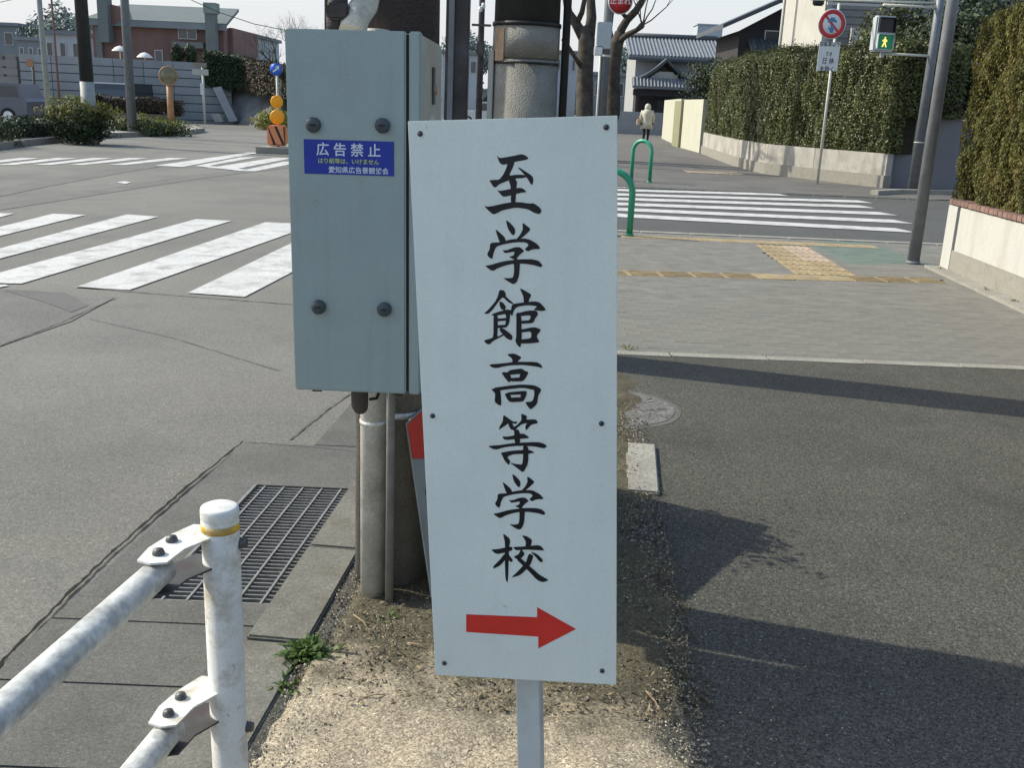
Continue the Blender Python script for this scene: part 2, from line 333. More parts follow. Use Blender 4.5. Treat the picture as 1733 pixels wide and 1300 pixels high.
def tagit(o, label=None, cat=None, group=None, kind=None):
    if label: o['label'] = label
    if cat: o['category'] = cat
    if group: o['group'] = group
    if kind: o['kind'] = kind
    return o
def thing(name, p, label, cat, group=None):
    o = bpy.data.objects.new(name, None); o.empty_display_size = .2; link(o, None, p)
    return tagit(o, label, cat, group)
def part(name, mb, m, parent, label=None, kind=None):
    """one mesh; its origin is its parent's so nothing shifts"""
    me = mb.mesh(name, m, wloc(parent)); o = bpy.data.objects.new(name, me)
    link(o, parent, wloc(parent)); return tagit(o, label, kind=kind)
def solo(name, mb, m, label=None, cat=None, group=None, kind=None, origin=None):
    if origin is None:
        a = np.array(mb.v); origin = (a[:, 0].mean(), a[:, 1].mean(), a[:, 2].min())
        if kind: origin = (0, 0, 0)
    origin = Vector(origin)
    me = mb.mesh(name, m, origin); o = bpy.data.objects.new(name, me); link(o, None, origin)
    return tagit(o, label, cat, group, kind)
def struct(name, mb, m): return solo(name, mb, m, kind='structure')
def copy_tree(o, parent=None, loc=None):
    c = o.copy(); COL.objects.link(c); c.parent = parent
    WL[c.name] = (Vector(loc) if loc is not None else c.location.copy()) if parent is None else wloc(parent) + c.location
    if loc is not None: c.location = loc
    for ch in list(o.children): copy_tree(ch, c)
    return c
def add_text(s, size, to_world, m, parent, name='lettering', zoff=0, sx=1.0):
    cu = bpy.data.curves.new('txt', 'FONT'); cu.body = s; cu.size = size; cu.align_x = 'CENTER'; cu.align_y = 'CENTER'; cu.resolution_u = 3
    cu.offset = size * 0.012
    to = bpy.data.objects.new('txt', cu); COL.objects.link(to)
    bpy.context.view_layer.update()
    dg = bpy.context.evaluated_depsgraph_get(); me = bpy.data.meshes.new_from_object(to.evaluated_get(dg))
    bpy.data.objects.remove(to)
    for v in me.vertices: v.co = to_world(v.co.x * sx, v.co.y, zoff) - wloc(parent)
    me.materials.clear(); me.materials.append(m)
    o = bpy.data.objects.new(name, me); return link(o, parent, wloc(parent))
def leaves(name, P, N, size, m, parent=None, up=0.0, asp=.55, label=None, cat=None, kind=None, curl=.25):
    """many small leaf rhombs at points P (n,3) facing roughly N (n,3)"""
    n = len(P); P = np.asarray(P, float); N = np.asarray(N, float)
    N = N + RNG.normal(0, .55, (n, 3)); N /= np.linalg.norm(N, axis=1, keepdims=True) + 1e-9
    A = RNG.normal(0, 1, (n, 3)); A[:, 2] += up
    A -= N * (A * N).sum(1, keepdims=True); A /= np.linalg.norm(A, axis=1, keepdims=True) + 1e-9
    B = np.cross(N, A); s = (size * RNG.uniform(.6, 1.3, n))[:, None]
    V = np.stack([P - A * s * .5, P + B * s * asp * .5 + N * s * curl * .2, P + A * s * .5 - N * s * curl * .3, P - B * s * asp * .5 + N * s * curl * .2], 1).reshape(-1, 3)
    off = np.array(wloc(parent)) if parent is not None else np.array([P[:, 0].mean(), P[:, 1].mean(), P[:, 2].min()])
    if parent is None and kind: off = np.zeros(3)
    V = V - off
    me = bpy.data.meshes.new(name); me.vertices.add(4 * n); me.vertices.foreach_set('co', V.ravel())
    me.loops.add(4 * n); me.loops.foreach_set('vertex_index', np.arange(4 * n, dtype=np.int32))
    me.polygons.add(n); me.polygons.foreach_set('loop_start', np.arange(0, 4 * n, 4, dtype=np.int32))
    me.materials.append(m); me.update(calc_edges=True)
    o = bpy.data.objects.new(name, me); link(o, parent, Vector(off))
    return tagit(o, label, cat, kind=kind)
def blob_pts(c, r, n, rough=.25, shell=.55, seeds=None):
    """points in a lumpy ellipsoid shell, upper-biased"""
    d = RNG.normal(0, 1, (n, 3)); d /= np.linalg.norm(d, axis=1, keepdims=True)
    k = 1 + rough * (np.sin(d[:, 0] * 5 + c[0]) * np.cos(d[:, 1] * 4 + c[1]) + .6 * np.sin(d[:, 2] * 9 + d[:, 0] * 7))
    t = RNG.uniform(shell, 1, n) * k
    return np.array(c) + d * t[:, None] * np.array(r), d

# ================================================================== SETTING
S = .085                                             # the kerb line drifts to the right as it recedes
def KX(u, y): return u + S * (y - 3.0)
def zroad(x): 
    t = min(max((x + .6) / 2.0, 0), 1); return -.10 + .08 * t * t * (3 - 2 * t)
b = MB(); b.quad((-900, -300, -.30), (900, -300, -.30), (900, 1500, -.30), (-900, 1500, -.30)); struct('ground', b, M['earth'])
b = MB()
ys = [-6, 4.285, 12.28]

for i in range(len(ys) - 1):
    y0, y1 = ys[i], ys[i + 1]; ue = -1.319 if i == 0 else -.655; b.quad((-70, y0, -.1), (KX(ue, y0), y0, -.1), (KX(ue, y1), y1, -.1), (-70, y1, -.1))
b.quad((-70, 12.28, -.1), (-.6, 12.28, -.1), (-.6, 19.4, -.1), (-70, 19.4, -.1))
b.quad((-70, 19.4, -.1), (.75, 19.4, -.1), (3.4, 150, -.1), (-70, 150, -.1))
road = struct('road', b, M['road'])
b = MB(); xs = [-.6 + .2 * i for i in range(11)] + [45]
for i in range(len(xs) - 1): b.quad((xs[i], 12.28, zroad(xs[i])), (xs[i + 1], 12.28, zroad(xs[i + 1])), (xs[i + 1], 19.4, zroad(xs[i + 1])), (xs[i], 19.4, zroad(xs[i])))
side = struct('side_street', b, M['road_dark'])
# near sidewalk body
b = MB(); b.prism([(KX(-.48, -6), -6, -.3), (30, -6, -.3), (30, 6.42, -.3), (KX(-.48, 5.90), 5.90, -.3)], (0, 0, .3))
walk = struct('sidewalk', b, M['walk'])
b = MB(); b.prism([(KX(-.48, 5.88), 5.88, -.3), (30, 5.94, -.3), (30, 12.28, -.3), (KX(-.48, 12.28), 12.28, -.3)], (0, 0, .288))
pave = struct('paved_walk', b, M['paver_b'])
# kerb strips of the paved walk
b = MB(); x0 = KX(-.48, 5.9)
xx = x0; 
flush = None
for i in range(9):
    y = 5.93 + .018 * (xx - .6)
    mb = MB(); mb.box((xx + .3, y + .003, -.02), (.592, .10, .046), bev=.004)
    part('kerb_stone', mb, M['kerbw'], pave); xx += .6
xx = KX(-.48, 12)
for i in range(14):
    mb = MB(); mb.box((xx + .3, 12.2, -.03), (.592, .15, .07), bev=.006); part('kerb_stone', mb, M['kerbw'], pave); xx += .6
# pavers, running bond
gp = [g(1362, 410), g(1462, 407), g(1575, 447), g(1440, 448)]
def in_green(x, y):
    c = False; n = 4
    for i in range(n):
        a, d = gp[i], gp[(i + 1) % n]
        if (a.y > y) != (d.y > y) and x < (d.x - a.x) * (y - a.y) / (d.y - a.y) + a.x: c = not c
    return c
c0, c1 = g(1345, 466), g(1440, 470); c2, c3 = g(1262, 404), g(1343, 405)
colx = lambda y: c0.x + (c2.x - c0.x) * (y - 9.3) / (c2.y - 9.3)
row1 = lambda x: 9.0 + .105 * (x - .95)
def tact_at(x, y):
    if -.2 < x < 4.0 and abs(y - row1(x)) < .12: return True
    if row1(x) < y < 11.5 and colx(y) + .08 < x < colx(y) + .56: return True
    if 1.2 < x < 4.1 and abs(y - 11.68) < .12: return True
    return False
pm = MB(); pm.box((0, 0, 0), (.198, .098, .05)); pmesh = pm.mesh('paver', M['paver'], Vector((0, 0, 0)))
slots = []
for r in range(62):
    y = 6.04 + r * .1
    for k in range(-3, 36):
        x = k * .2 + (.1 if r % 2 else 0) + .25
        if x < KX(-.4, y) or x > (4.32 if y < 10.25 else 6.6) or y > 12.1: continue
        if y < 5.965 + .018 * (x - .6): continue
        if tact_at(x, y): continue
        slots.append((x, y))
vis = [s_ for s_ in slots if s_[0] > .55]
first = set(vis[:300]); far_p = MB(); green_p = MB()
for x, y in slots:
    dz = random.uniform(-.0006, .0006)
    if (x, y) in first:
        o = bpy.data.objects.new('paver', pmesh); link(o, pave, (x, y, -.026 + dz)); o.rotation_euler = (random.uniform(-.004, .004), random.uniform(-.003, .003), 0)
    else:
        (green_p if in_green(x, y) else far_p).box((x, y, -.026 + dz), (.1975, .0975, .05))
part('paver_field', far_p, M['paver_s'], pave, kind='stuff'); part('green_paver_field', green_p, M['paver_g'], pave, kind='stuff')
# tactile tiles
def tile_mesh(m, bars, name='tactile_tile'):
    mb = MB(); mb.box((0, 0, 0), (.29, .29, .05))
    if bars:
        for i in range(4): mb.box((-.105 + .07 * i, 0, .027), (.022, .26, .006))
    else:
        for i in range(4):
            for j in range(4):
                cx, cy = -.105 + .07 * i, -.105 + .07 * j
                mb.add([(cx - .012, cy - .012, .024), (cx + .012, cy - .012, .024), (cx + .012, cy + .012, .024), (cx - .012, cy + .012, .024), (cx, cy, .031)], [(0, 1, 4), (1, 2, 4), (2, 3, 4), (3, 0, 4)])
    return mb.mesh(name, m, Vector((0, 0, 0)))
tb, td, tp = tile_mesh(M['tact'], True), tile_mesh(M['tact'], False), tile_mesh(M['tact_p'], True)
def tile(me, x, y, rz=0):
    o = bpy.data.objects.new('tactile_tile', me); link(o, pave, (x, y, -.0235)); o.rotation_euler = (0, 0, rz)
for k in range(14):
    x = -.05 + k * .3; rz = .105
    if x > 3.95: break
    tile(td if k in (8, 9, 10) else tb, x, row1(x), math.pi / 2 + rz)
y = row1(2.6) + .31
while y < 11.45:
    for j in (0, 1):
        tile(tp if (j == 1 and y > 10.3) else tb, colx(y) + .17 + .3 * j, y, math.atan2(c0.x - c2.x, c2.y - 9.3)); 
    y += .3
for k in range(10): tile(td, 1.35 + k * .3, 11.68)
# far sidewalk with its own kerb
b = MB(); b.prism([(.75, 19.4, -.3), (45, 19.4, -.3), (45, 150, -.3), (3.4, 150, -.3)], (0, 0, .3)); fwalk = struct('far_sidewalk', b, M['farwalk'])
for k in range(12):
    x = .78 + .6 * k; mb = MB(); mb.box((x + .3, 19.33, -.055), (.59, .14, .10), bev=.01); part('kerb_stone', mb, M['kerb'], fwalk)
mb = MB(); mb.prism([(6.9, 19.95, -.3), (7.6, 20.6, -.3), (8.6, 20.85, -.3), (30, 20.85, -.3), (30, 20.7, -.3), (8.6, 20.7, -.3), (7.7, 20.45, -.3), (7.0, 19.8, -.3)], (0, 0, .385)); part('kerb_line', mb, M['kerbw'], fwalk)
mb = MB(); 
for k in range(4): 
    for j in range(3): mb.box((4.2 + k * .34, 24.6 + j * .34, .002), (.3, .3, .02))
part('tactile_tile_patch', mb, M['tact_p'], fwalk)
def flat(poly, z): 
    b = MB(); b.quad(*[(p[0], p[1], z) for p in poly]); return b
# near crosswalk on the big road
RZ = -.1
def pxq(z, *pp): return [g(x, y, z) for x, y in pp]
stripes = [[(318, 497), (414, 504), (640, 385), (560, 380)], [(127, 487.5), (220, 492), (535, 380), (449, 377)], [(-60, 479), (36, 481.5), (392, 374.5), (332, 371.5)],
           [(-150, 462), (-95, 464), (268, 367.5), (215, 363.5)], [(-260, 450), (-200, 450), (145, 364.5), (89, 362.5)], [(-330, 440), (-280, 440), (25, 362), (-30, 361)]]
for q in stripes: part('crosswalk_stripe', flat(pxq(RZ, *q), RZ + .008), M['paint'], road)
for k, x0 in enumerate([-250, -30, 190, 400, 640]):
    q = [((x0 + a) / 3.537, 225 + yy / 3.537) for a, yy in ((0, 193), (110, 193), (490, 152), (370, 150))]
    part('crosswalk_stripe', flat(pxq(RZ, *q), RZ + .008), M['paint'], road)
for q in ([(930, 196), (1090, 205), (1560, 118), (1480, 118)], [(1160, 200), (1240, 200), (1540, 146), (1440, 146)], [(1240, 212), (1420, 216), (1760, 150), (1640, 150)], [(1440, 228), (1530, 230), (1800, 175), (1700, 172)]):
    part('crosswalk_stripe', flat(pxq(RZ, *[(x / 3.537, 225 + y / 3.537) for x, y in q]), RZ + .008), M['paint'], road)
part('road_marking', flat(pxq(RZ, (1190 / 3.537, 282.2), (1215 / 3.537, 280.2), (1480 / 3.537, 287.6), (1440 / 3.537, 290)), RZ + .012), M['paint'], road)
part('road_marking', flat(pxq(RZ, (198, 309), (210, 307), (222, 309), (212, 312)), RZ + .008), M['paint'], road)
part('road_marking', flat(pxq(RZ, (-30, 486), (8, 483), (15, 485), (-20, 491)), RZ + .008), M['paint'], road)
part('repair_patch', flat(pxq(RZ, (-60, 486), (60, 492), (150, 506), (196, 503), (120, 545), (0, 587), (-60, 610)), RZ + .004), M['patch2'], road)
part('dark_tar_patch', flat(pxq(RZ, (5, 492), (112, 497), (150, 518), (120, 530), (80, 514)), RZ + .0065), M['patch'], road)
part('repair_strip', flat(pxq(RZ, (-20, 322), (60, 306), (190, 285), (300, 270), (330, 272), (210, 292), (90, 314), (-20, 337)), RZ + .004), M['patch2'], road)
part('repair_strip', flat(pxq(RZ, (0, 345), (330, 296), (490, 279), (490, 284), (340, 302), (0, 356)), RZ + .004), M['patch2'], road)
def seam(pts, wd, m, z=RZ + .01, parent=road, name='tar_seam'):
    P = [g(x, y, RZ) for x, y in pts]; b = MB()
    for i in range(len(P) - 1):
        a, c = P[i], P[i + 1]; n = 14; d = (c - a); s = Vector((-d.y, d.x, 0)).normalized()
        prev = None
        for k in range(n + 1):
            p = a + d * k / n + s * random.uniform(-.004, .004); ww = wd * random.uniform(.45, 1.2)
            cur = ((p.x - s.x * ww, p.y - s.y * ww, z), (p.x + s.x * ww, p.y + s.y * ww, z))
            if prev: b.quad(prev[0], cur[0], cur[1], prev[1])
            prev = cur
    part(name, b, m, parent)
seam([(0, 586), (100, 548), (195, 505)], .005, M['patch2'])
seam([(150, 540), (290, 572), (470, 628)], .0045, M['patch2'])
seam([(130, 487), (330, 503), (500, 516)], .010, M['patch2'])
seam([(488, 745), (560, 688), (640, 632)], .006, M['patch2'])
# side-street crosswalk, painted on the street
for i, (l, r) in enumerate([((1030, 364), (1541, 391)), ((1030, 354), (1535, 376)), ((1030, 345), (1510, 362.5)), ((1030, 336.5), (1473, 350.5)), ((1030, 329), (1470, 342)), ((1030, 321.5), (1330, 330)), ((1030, 316), (1170, 318.5))]):
    a, c = g(*l, -.02), g(*r, -.02); hw = .235
    part('crosswalk_stripe', flat([(a.x, a.y - hw), (c.x, c.y - hw), (c.x - .12, c.y + hw), (a.x, a.y + hw)], -.012), M['paint'], side)
# gutter apron of concrete slabs, with the drain
gy = [-3, 0.3, 1.15, 1.98, 2.33, 2.66]
for i in range(len(gy) - 1):
    y0, y1 = gy[i] + .004, gy[i + 1] - .004
    part('gutter_slab', MB().prism([(KX(-1.32, y0), y0, -.25), (KX(-.658, y0), y0, -.25), (KX(-.658, y1), y1, -.25), (KX(-1.32, y1), y1, -.25)], (0, 0, .158)), M['conc'], road)
GA, GB, GU0, GU1 = 2.80, 3.78, -1.10, -.70
def slab(u0, u1, y0, y1, z0=-.25, z1=-.092): return MB().prism([(KX(u0, y0), y0, z0), (KX(u1, y0), y0, z0), (KX(u1, y1), y1, z0), (KX(u0, y1), y1, z0)], (0, 0, z1 - z0))
part('gutter_slab', slab(-1.32, -.658, 2.664, GA), M['conc'], road)
part('gutter_slab', slab(-1.32, -.658, GB, 4.28), M['conc'], road)
part('gutter_slab', slab(-1.32, GU0, GA + .001, GB - .001), M['conc'], road)
part('gutter_slab', slab(GU1, -.658, GA + .001, GB - .001), M['conc'], road)
part('gutter_slab', slab(-1.0, -.658, 4.29, 8.2), M['conc'], road)
part('pit', slab(GU0 - .05, GU1 + .05, GA - .05, GB + .05, -.28, -.252), M['black'], road)
seam([(412, 750), (300, 842), (200, 930), (110, 1015), (22, 1108), (-60, 1190)], .007, M['black'], z=-.0905)
seam([(412, 751), (500, 757), (606, 767)], .006, M['tar'], z=-.0905)
mb = MB()
for a, c in (((20, 1112), (-80, 1120)),): pass
dr = thing('drain_grating', (KX(-.9, 3.3), 3.3, -.1), 'rectangular steel bar drain grating set in the concrete gutter beside the kerb', 'drain grating')
part('grate_frame', MB().prism([(KX(GU0, GA), GA, -.14), (KX(GU0 + .012, GA), GA, -.14), (KX(GU0 + .012, GB), GB, -.14), (KX(GU0, GB), GB, -.14)], (0, 0, .05)).prism([(KX(GU1 - .012, GA), GA, -.14), (KX(GU1, GA), GA, -.14), (KX(GU1, GB), GB, -.14), (KX(GU1 - .012, GB), GB, -.14)], (0, 0, .05)), M['grate'], dr)
nb = 36
for i in range(nb):
    y = GA + .012 + (GB - GA - .024) * i / (nb - 1)
    part('bar', slab(GU0 + .014, GU1 - .014, y - .0025, y + .0025, -.125, -.098), M['grate'], dr)
for i in range(5):
    u = GU0 + .045 + (GU1 - GU0 - .09) * i / 4
    part('cross_rod', slab(u - .0035, u + .0035, GA + .004, GB - .004, -.108, -.094), M['grate'], dr)
# kerb of separate stones
kb = thing('kerb', (KX(-.57, 3), 3, -.1), None, None); kb['kind'] = 'structure'
ky = [-2.4, -1.8, -1.2, -.6, 0, .6, 1.2, 1.80, 2.42, 3.01, 3.62, 4.24, 4.85, 5.46, 6.07, 6.7, 7.3, 7.9, 8.5, 9.1, 9.7, 10.3, 10.9, 11.5, 12.1]
for i in range(len(ky) - 1):
    y0, y1 = ky[i] + .004, ky[i + 1] - .004; dz = random.uniform(-.004, .004)
    ym = (y0 + y1) / 2; R = Matrix.Rotation(-math.atan(S), 3, 'Z')
    part('kerb_stone', MB().box((KX(-.567, ym), ym, -.10 + dz), (.172, y1 - y0, .22), R=R, bev=.006), M['kerb'], kb)
# stone edging on the strip's right side
es = MB().box((.556, 3.90, -.02), (.13, .58, .075), R=Matrix.Rotation(-.10, 3, 'Z'), bev=.007)
solo('edging_stone', es, M['kerbw'], 'short pale concrete edging stone at the far end of the sandy strip', 'edging stone')
# sand strip: a bumpy height field that dips under the asphalt
def hn(x, y): return .010 * math.sin(x * 9 + y * 3.1) * math.cos(y * 7 - x * 4) + .006 * math.sin(x * 31 + 1) * math.sin(y * 27) + random.uniform(-.0022, .0022)
b = MB(); nx, ny = 56, 160; X0, X1, Y0, Y1 = -.62, .86, .9, 5.5
for j in range(ny + 1):
    for i in range(nx + 1):
        y = Y0 + (Y1 - Y0) * j / ny; u = i / nx; x = (KX(-.483, y)) + (X1 - KX(-.483, y)) * u
        edge = .50 + .05 * (y - 2.6) + .045 * math.sin(y * 5.3) + .02 * math.sin(y * 17)
        d = edge - x
        z = .014 + hn(x, y) * .8 if d > .08 else .014 * (d / .08) + hn(x, y) * .7
        if d < -.12: z = -.02
        if x - KX(-.483, y) < .05: z = min(z, -.012 + random.uniform(0, .012))
        b.v.append((x, y, z))
for j in range(ny):
    for i in range(nx):
        a = j * (nx + 1) + i; b.f.append((a, a + 1, a + nx + 2, a + nx + 1)); b.sm.append(True)
sand = struct('sandy_strip', b, M['sand'])
# gravel grains
def grains(name, n, fn, smin, smax, m, parent=None):
    b = MB(); oc = [(1, 0, 0), (0, 1, 0), (-1, 0, 0), (0, -1, 0), (0, 0, 1), (0, 0, -.6)]
    fc = [(0, 1, 4), (1, 2, 4), (2, 3, 4), (3, 0, 4), (1, 0, 5), (2, 1, 5), (3, 2, 5), (0, 3, 5)]
    for _ in range(n):
        x, y, z = fn(); s = random.uniform(smin, smax) * random.uniform(.6, 1); t = random.uniform(0, 6.28); c, d = math.cos(t), math.sin(t)
        q = [random.uniform(.6, 1.3) for _ in range(3)]
        b.add([(x + s * (c * p[0] * q[0] - d * p[1] * q[1]), y + s * (d * p[0] * q[0] + c * p[1] * q[1]), z + s * p[2] * q[2] * .8) for p in oc], fc)
    return solo(name, b, m, kind='stuff')
def fsand():
    y = 1.7 + 3.2 * random.random() ** 1.6; x = random.uniform(KX(-.47, y), .53 + .05 * (y - 2.6)); return x, y, .012 + hn(x, y) * .6
gr = grains('gravel', 26000, fsand, .0018, .0050, M['stone'])
tagit(gr, 'small pale gravel scattered over the sandy strip below the white sign', 'gravel')
def fwalkg():
    x = .45 + abs(random.gauss(0, .22)); y = random.uniform(1.7, 5.2); return x, y, .001
gr2 = grains('loose_grit', 1500, fwalkg, .0015, .0035, M['stone'])
tagit(gr2, 'fine loose grit spilled along the edge of the dark asphalt walk', 'grit')
# dead leaves and straw on the soil
def fsoil():
    y = 2.2 + 2.4 * random.random() ** 1.5; x = random.uniform(KX(-.46, y), .56 + .05 * (y - 2.6)); return x, y, .010 + hn(x, y) * .6
gr3 = grains('soil_clods', 5000, fsoil, .003, .0095, M['clod'])
tagit(gr3, 'dark brown soil clods and crumbs round the foot of the first pole', 'soil')
tw = MB()
for (ax_, ay_), (bx_, by_) in (((612, 1193), (652, 1187)), ((598, 1050), (628, 1082)), ((690, 1098), (722, 1110)), ((1092, 1180), (1120, 1226))):
    a_, c_ = g(ax_, ay_), g(bx_, by_); md = a_.lerp(c_, .5) + Vector((.004, 0, .006)); tw = MB()
    tw.tube([a_ + Vector((0, 0, .018)), md + Vector((0, 0, .018)), c_ + Vector((0, 0, .018))], [.0022, .0018, .0011], 6)
    solo('twig', tw, M['twigd'], {612: 'thin dark twig lying on the pale sand near the camera', 598: 'pale dry stalk lying on the soil before the conduit foot', 690: 'short dry stalk close to the left bottom corner of the signboard', 1092: 'curved dry stalk lying right of the signboard by the asphalt'}[ax_], 'twig')
P = np.column_stack([RNG.uniform(-.42, .55, 4200), 2.12 + 2.6 * RNG.uniform(0, 1, 4200) ** 1.5, RNG.uniform(.010, .028, 4200)])
lt = leaves('leaf_litter', P, np.tile([0, 0, 1.0], (len(P), 1)), .017, M['dead'], asp=.35, kind='stuff'); tagit(lt, 'dry leaf litter and straw on the soil round the pole foot', 'leaf litter')
b = MB()
for _ in range(60):
    x, y = random.uniform(-.42, .5), random.uniform(2.2, 3.3); t = random.uniform(0, 3.14); l = random.uniform(.02, .07)
    b.tube([(x, y, .024), (x + l * .5 * math.cos(t), y + l * .5 * math.sin(t), .031), (x + l * math.cos(t + .3), y + l * math.sin(t + .3), .022)], .0009, 4)
st = solo('straw', b, M['dead'], kind='stuff'); tagit(st, 'bits of dry straw lying on the brown soil', 'straw')
def weed(p, n, L, label, m=None, flatn=.3, w=.10):
    b = MB()
    for _ in range(n):
        t = random.uniform(0, 6.28); e = random.uniform(flatn, 1.1); l = L * random.uniform(.5, 1.1)
        d = Vector((math.cos(t) * math.cos(e), math.sin(t) * math.cos(e), math.sin(e))); s = Vector((-math.sin(t), math.cos(t), 0)) * l * w
        o = Vector(p) + Vector((random.gauss(0, L * .33), random.gauss(0, L * .33), 0)); q = o + d * l * .55; r = o + d * l - Vector((0, 0, l * .25))
        b.add([o, q + s, r, q - s], [(0, 1, 2, 3)])
    return solo('weed', b, m or M['weed'], label, 'weed', origin=p)
weed(g(520, 1112), 210, .068, 'bright green weed clump growing against the kerb edge')
weed(g(490, 1170), 26, .05, 'small weed sprouting just in front of the bright green clump')
weed(g(655, 1050), 16, .04, 'tiny weed at the foot of the thin grey conduit')
weed(g(520, 1210), 16, .03, 'sparse low weed nearest the camera on the sandy soil')
weed(g(1062, 590), 22, .05, 'small weed at the left end of the pale kerb line beyond the asphalt', M['leaf_y'])
# manhole
mc = g(1040, 690); mh = thing('manhole_cover', (mc.x, mc.y, .002), 'round worn metal manhole cover in the asphalt right of the white sign', 'manhole cover')
part('rim', MB().cyl((mc.x, mc.y, -.01), .33, .0112, 48), M['conc'], mh)
part('cover_plate', MB().cyl((mc.x, mc.y, -.01), .298, .0135, 48), M['iron'], mh)
mb = MB()
for k in range(60):
    a = random.uniform(0, 6.28); r = .27 * math.sqrt(random.random()); x, y = mc.x + r * math.cos(a), mc.y + r * math.sin(a)
    mb.box((x, y, .0045), (.035, .012, .004), R=Matrix.Rotation(a, 3, 'Z'))
part('tread_pattern', mb, M['iron'], mh, kind='stuff')

# ================================================================== WHITE SIGN
def euler_m(yaw, pit, rol):
    Rz = Matrix.Rotation(yaw, 3, 'Z'); Rx = Matrix.Rotation(pit, 3, 'X'); Ry = Matrix.Rotation(rol, 3, 'Y'); return Rz @ Rx @ Ry
SR = euler_m(math.radians(-7.549), math.radians(-.539), math.radians(-3.8625)); SP = Vector((.0121, 1.4585, .9798)); SW, SH = .3023, .90
def sw(x, z, d=0.0): return SP + SR @ Vector((x, -d, z))
def s_loc(px_, py_):            # pixel on the sign face -> face coordinates
    d = ray(px_, py_); n = SR @ Vector((0, 1, 0)); t = (SP - CAMP).dot(n) / d.dot(n); q = SR.transposed() @ (CAMP + d * t - SP); return q.x, q.z
sg = thing('signboard', (SP.x, SP.y, 0), 'tall white signboard with black brushed Japanese lettering and a red arrow pointing right', 'signboard')
part('panel', MB().box(SP + SR @ Vector((0, .0015, 0)), (SW, .003, SH), R=SR, bev=.0006), M['sign'], sg)
fb = MB()
for c, d in (((-SW / 2 + .010, .0135, 0), (.018, .021, SH - .004)), ((SW / 2 - .010, .0135, 0), (.018, .021, SH - .004)), ((0, .0135, SH / 2 - .010), (SW - .040, .0205, .018)), ((0, .0135, -SH / 2 + .010), (SW - .040, .0205, .018)), ((0, .0135, 0), (SW - .040, .0205, .018))):
    fb.box(SP + SR @ Vector(c), d, R=SR)
part('back_frame', fb, M['signpost'], sg)
for q in ((711, 226), (1026, 215), (732, 704), (1018, 717), (752, 1123), (1019, 1136)):
    x, z = s_loc(*q); o_ = sw(x, z, .0)
    part('screw', MB().lathe(o_, [(.0042, 0), (.0040, .0012), (.0028, .0024), (.0001, .0028)], 12, axis=SR @ Matrix.Rotation(math.pi / 2, 3, 'X')), M['screw'], sg)
Z4 = (790, 240, 921 / 170); Z5 = (790, 470, 921 / 170); Z6 = (790, 690, 713 / 170)
G_SHI = [[(272,118),(300,150),(420,128),(500,112),(530,118),(570,148),(540,165),(460,178),(330,212),(300,190)],
 [(375,165),(440,180),(425,230),(385,310),(440,300),(520,300),(560,318),(520,330),(440,335),(390,350),(300,385),(262,420),(240,405),(205,350),(240,348),(300,345),(340,290),(370,220)],
 [(465,230),(490,238),(600,310),(612,345),(600,400),(580,375),(560,340),(520,290)],
 [(395,320),(440,325),(462,370),(455,420),(445,570),(405,570),(405,420),(385,350)],
 [(275,435),(300,450),(400,430),(505,418),(552,458),(500,465),(440,480),(340,505),(310,480)],
 [(158,585),(200,595),(380,555),(480,550),(580,565),(610,560),(670,600),(688,635),(665,662),(620,650),(560,615),(450,600),(330,625),(245,668),(200,630)]]
G_GAKU = [[(262,800),(290,820),(345,870),(360,910),(330,925),(300,915),(280,860)],
 [(358,715),(390,735),(440,790),(445,830),(430,860),(405,840),(375,790)],
 [(510,740),(540,760),(588,800),(540,850),(490,892),(450,898),(490,850),(515,800)],
 [(215,925),(300,920),(420,890),(560,885),(640,930),(680,980),(600,985),(560,1005),(530,985),(570,945),(540,920),(440,920),(330,940),(270,960),(245,1020),(235,1075),(205,1060),(185,1030),(210,985)],
 [(325,990),(360,995),(440,965),(490,965),(528,1000),(490,1030),(460,1065),(455,1090),(400,1060),(385,1055),(430,1040),(440,1005),(380,1015),(350,1020)],
 [(165,1135),(210,1130),(330,1095),(480,1075),(600,1075),(660,1090),(695,1130),(680,1150),(620,1130),(520,1115),(400,1120),(300,1150),(235,1187)],
 [(430,1070),(490,1080),(480,1230),(455,1290),(425,1305),(380,1280),(330,1245),(370,1250),(425,1245),(435,1180)]]
G_KAN = [[(300,110),(340,115),(360,150),(355,170),(420,225),(430,245),(380,225),(330,175),(290,220),(240,290),(200,330),(155,330),(200,290),(260,220),(285,170)],
 [(300,215),(330,225),(360,265),(350,300),(315,290),(300,250)],
 [(225,335),(290,312),(370,290),(425,300),(400,325),(392,400),(380,440),(350,440),(358,400),(360,330),(290,345),(240,350)],
 [(245,335),(285,345),(285,440),(280,545),(320,520),(355,520),(300,550),(240,580),(210,612),(180,605),(155,575),(210,560),(245,545)],
 [(275,375),(370,368),(370,392),(275,400)], [(275,435),(378,428),(368,455),(275,462)],
 [(310,455),(345,470),(420,530),(415,575),(370,560),(330,520),(300,480)],
 [(485,95),(520,110),(595,155),(575,190),(560,245),(525,245),(520,170)],
 [(420,240),(520,225),(620,215),(670,225),(730,295),(690,305),(610,295),(650,260),(560,250),(460,266),(430,300),(418,355),(400,330),(410,270)],
 [(455,315),(500,325),(505,580),(490,640),(465,620),(445,580),(455,540)],
 [(450,330),(560,300),(640,300),(655,335),(625,375),(610,415),(490,422),(490,395),(580,388),(588,342),(500,350),(450,352)],
 [(490,475),(620,450),(685,475),(640,530),(650,560),(670,590),(600,600),(490,604),(490,565),(592,555),(592,490),(490,502)]]
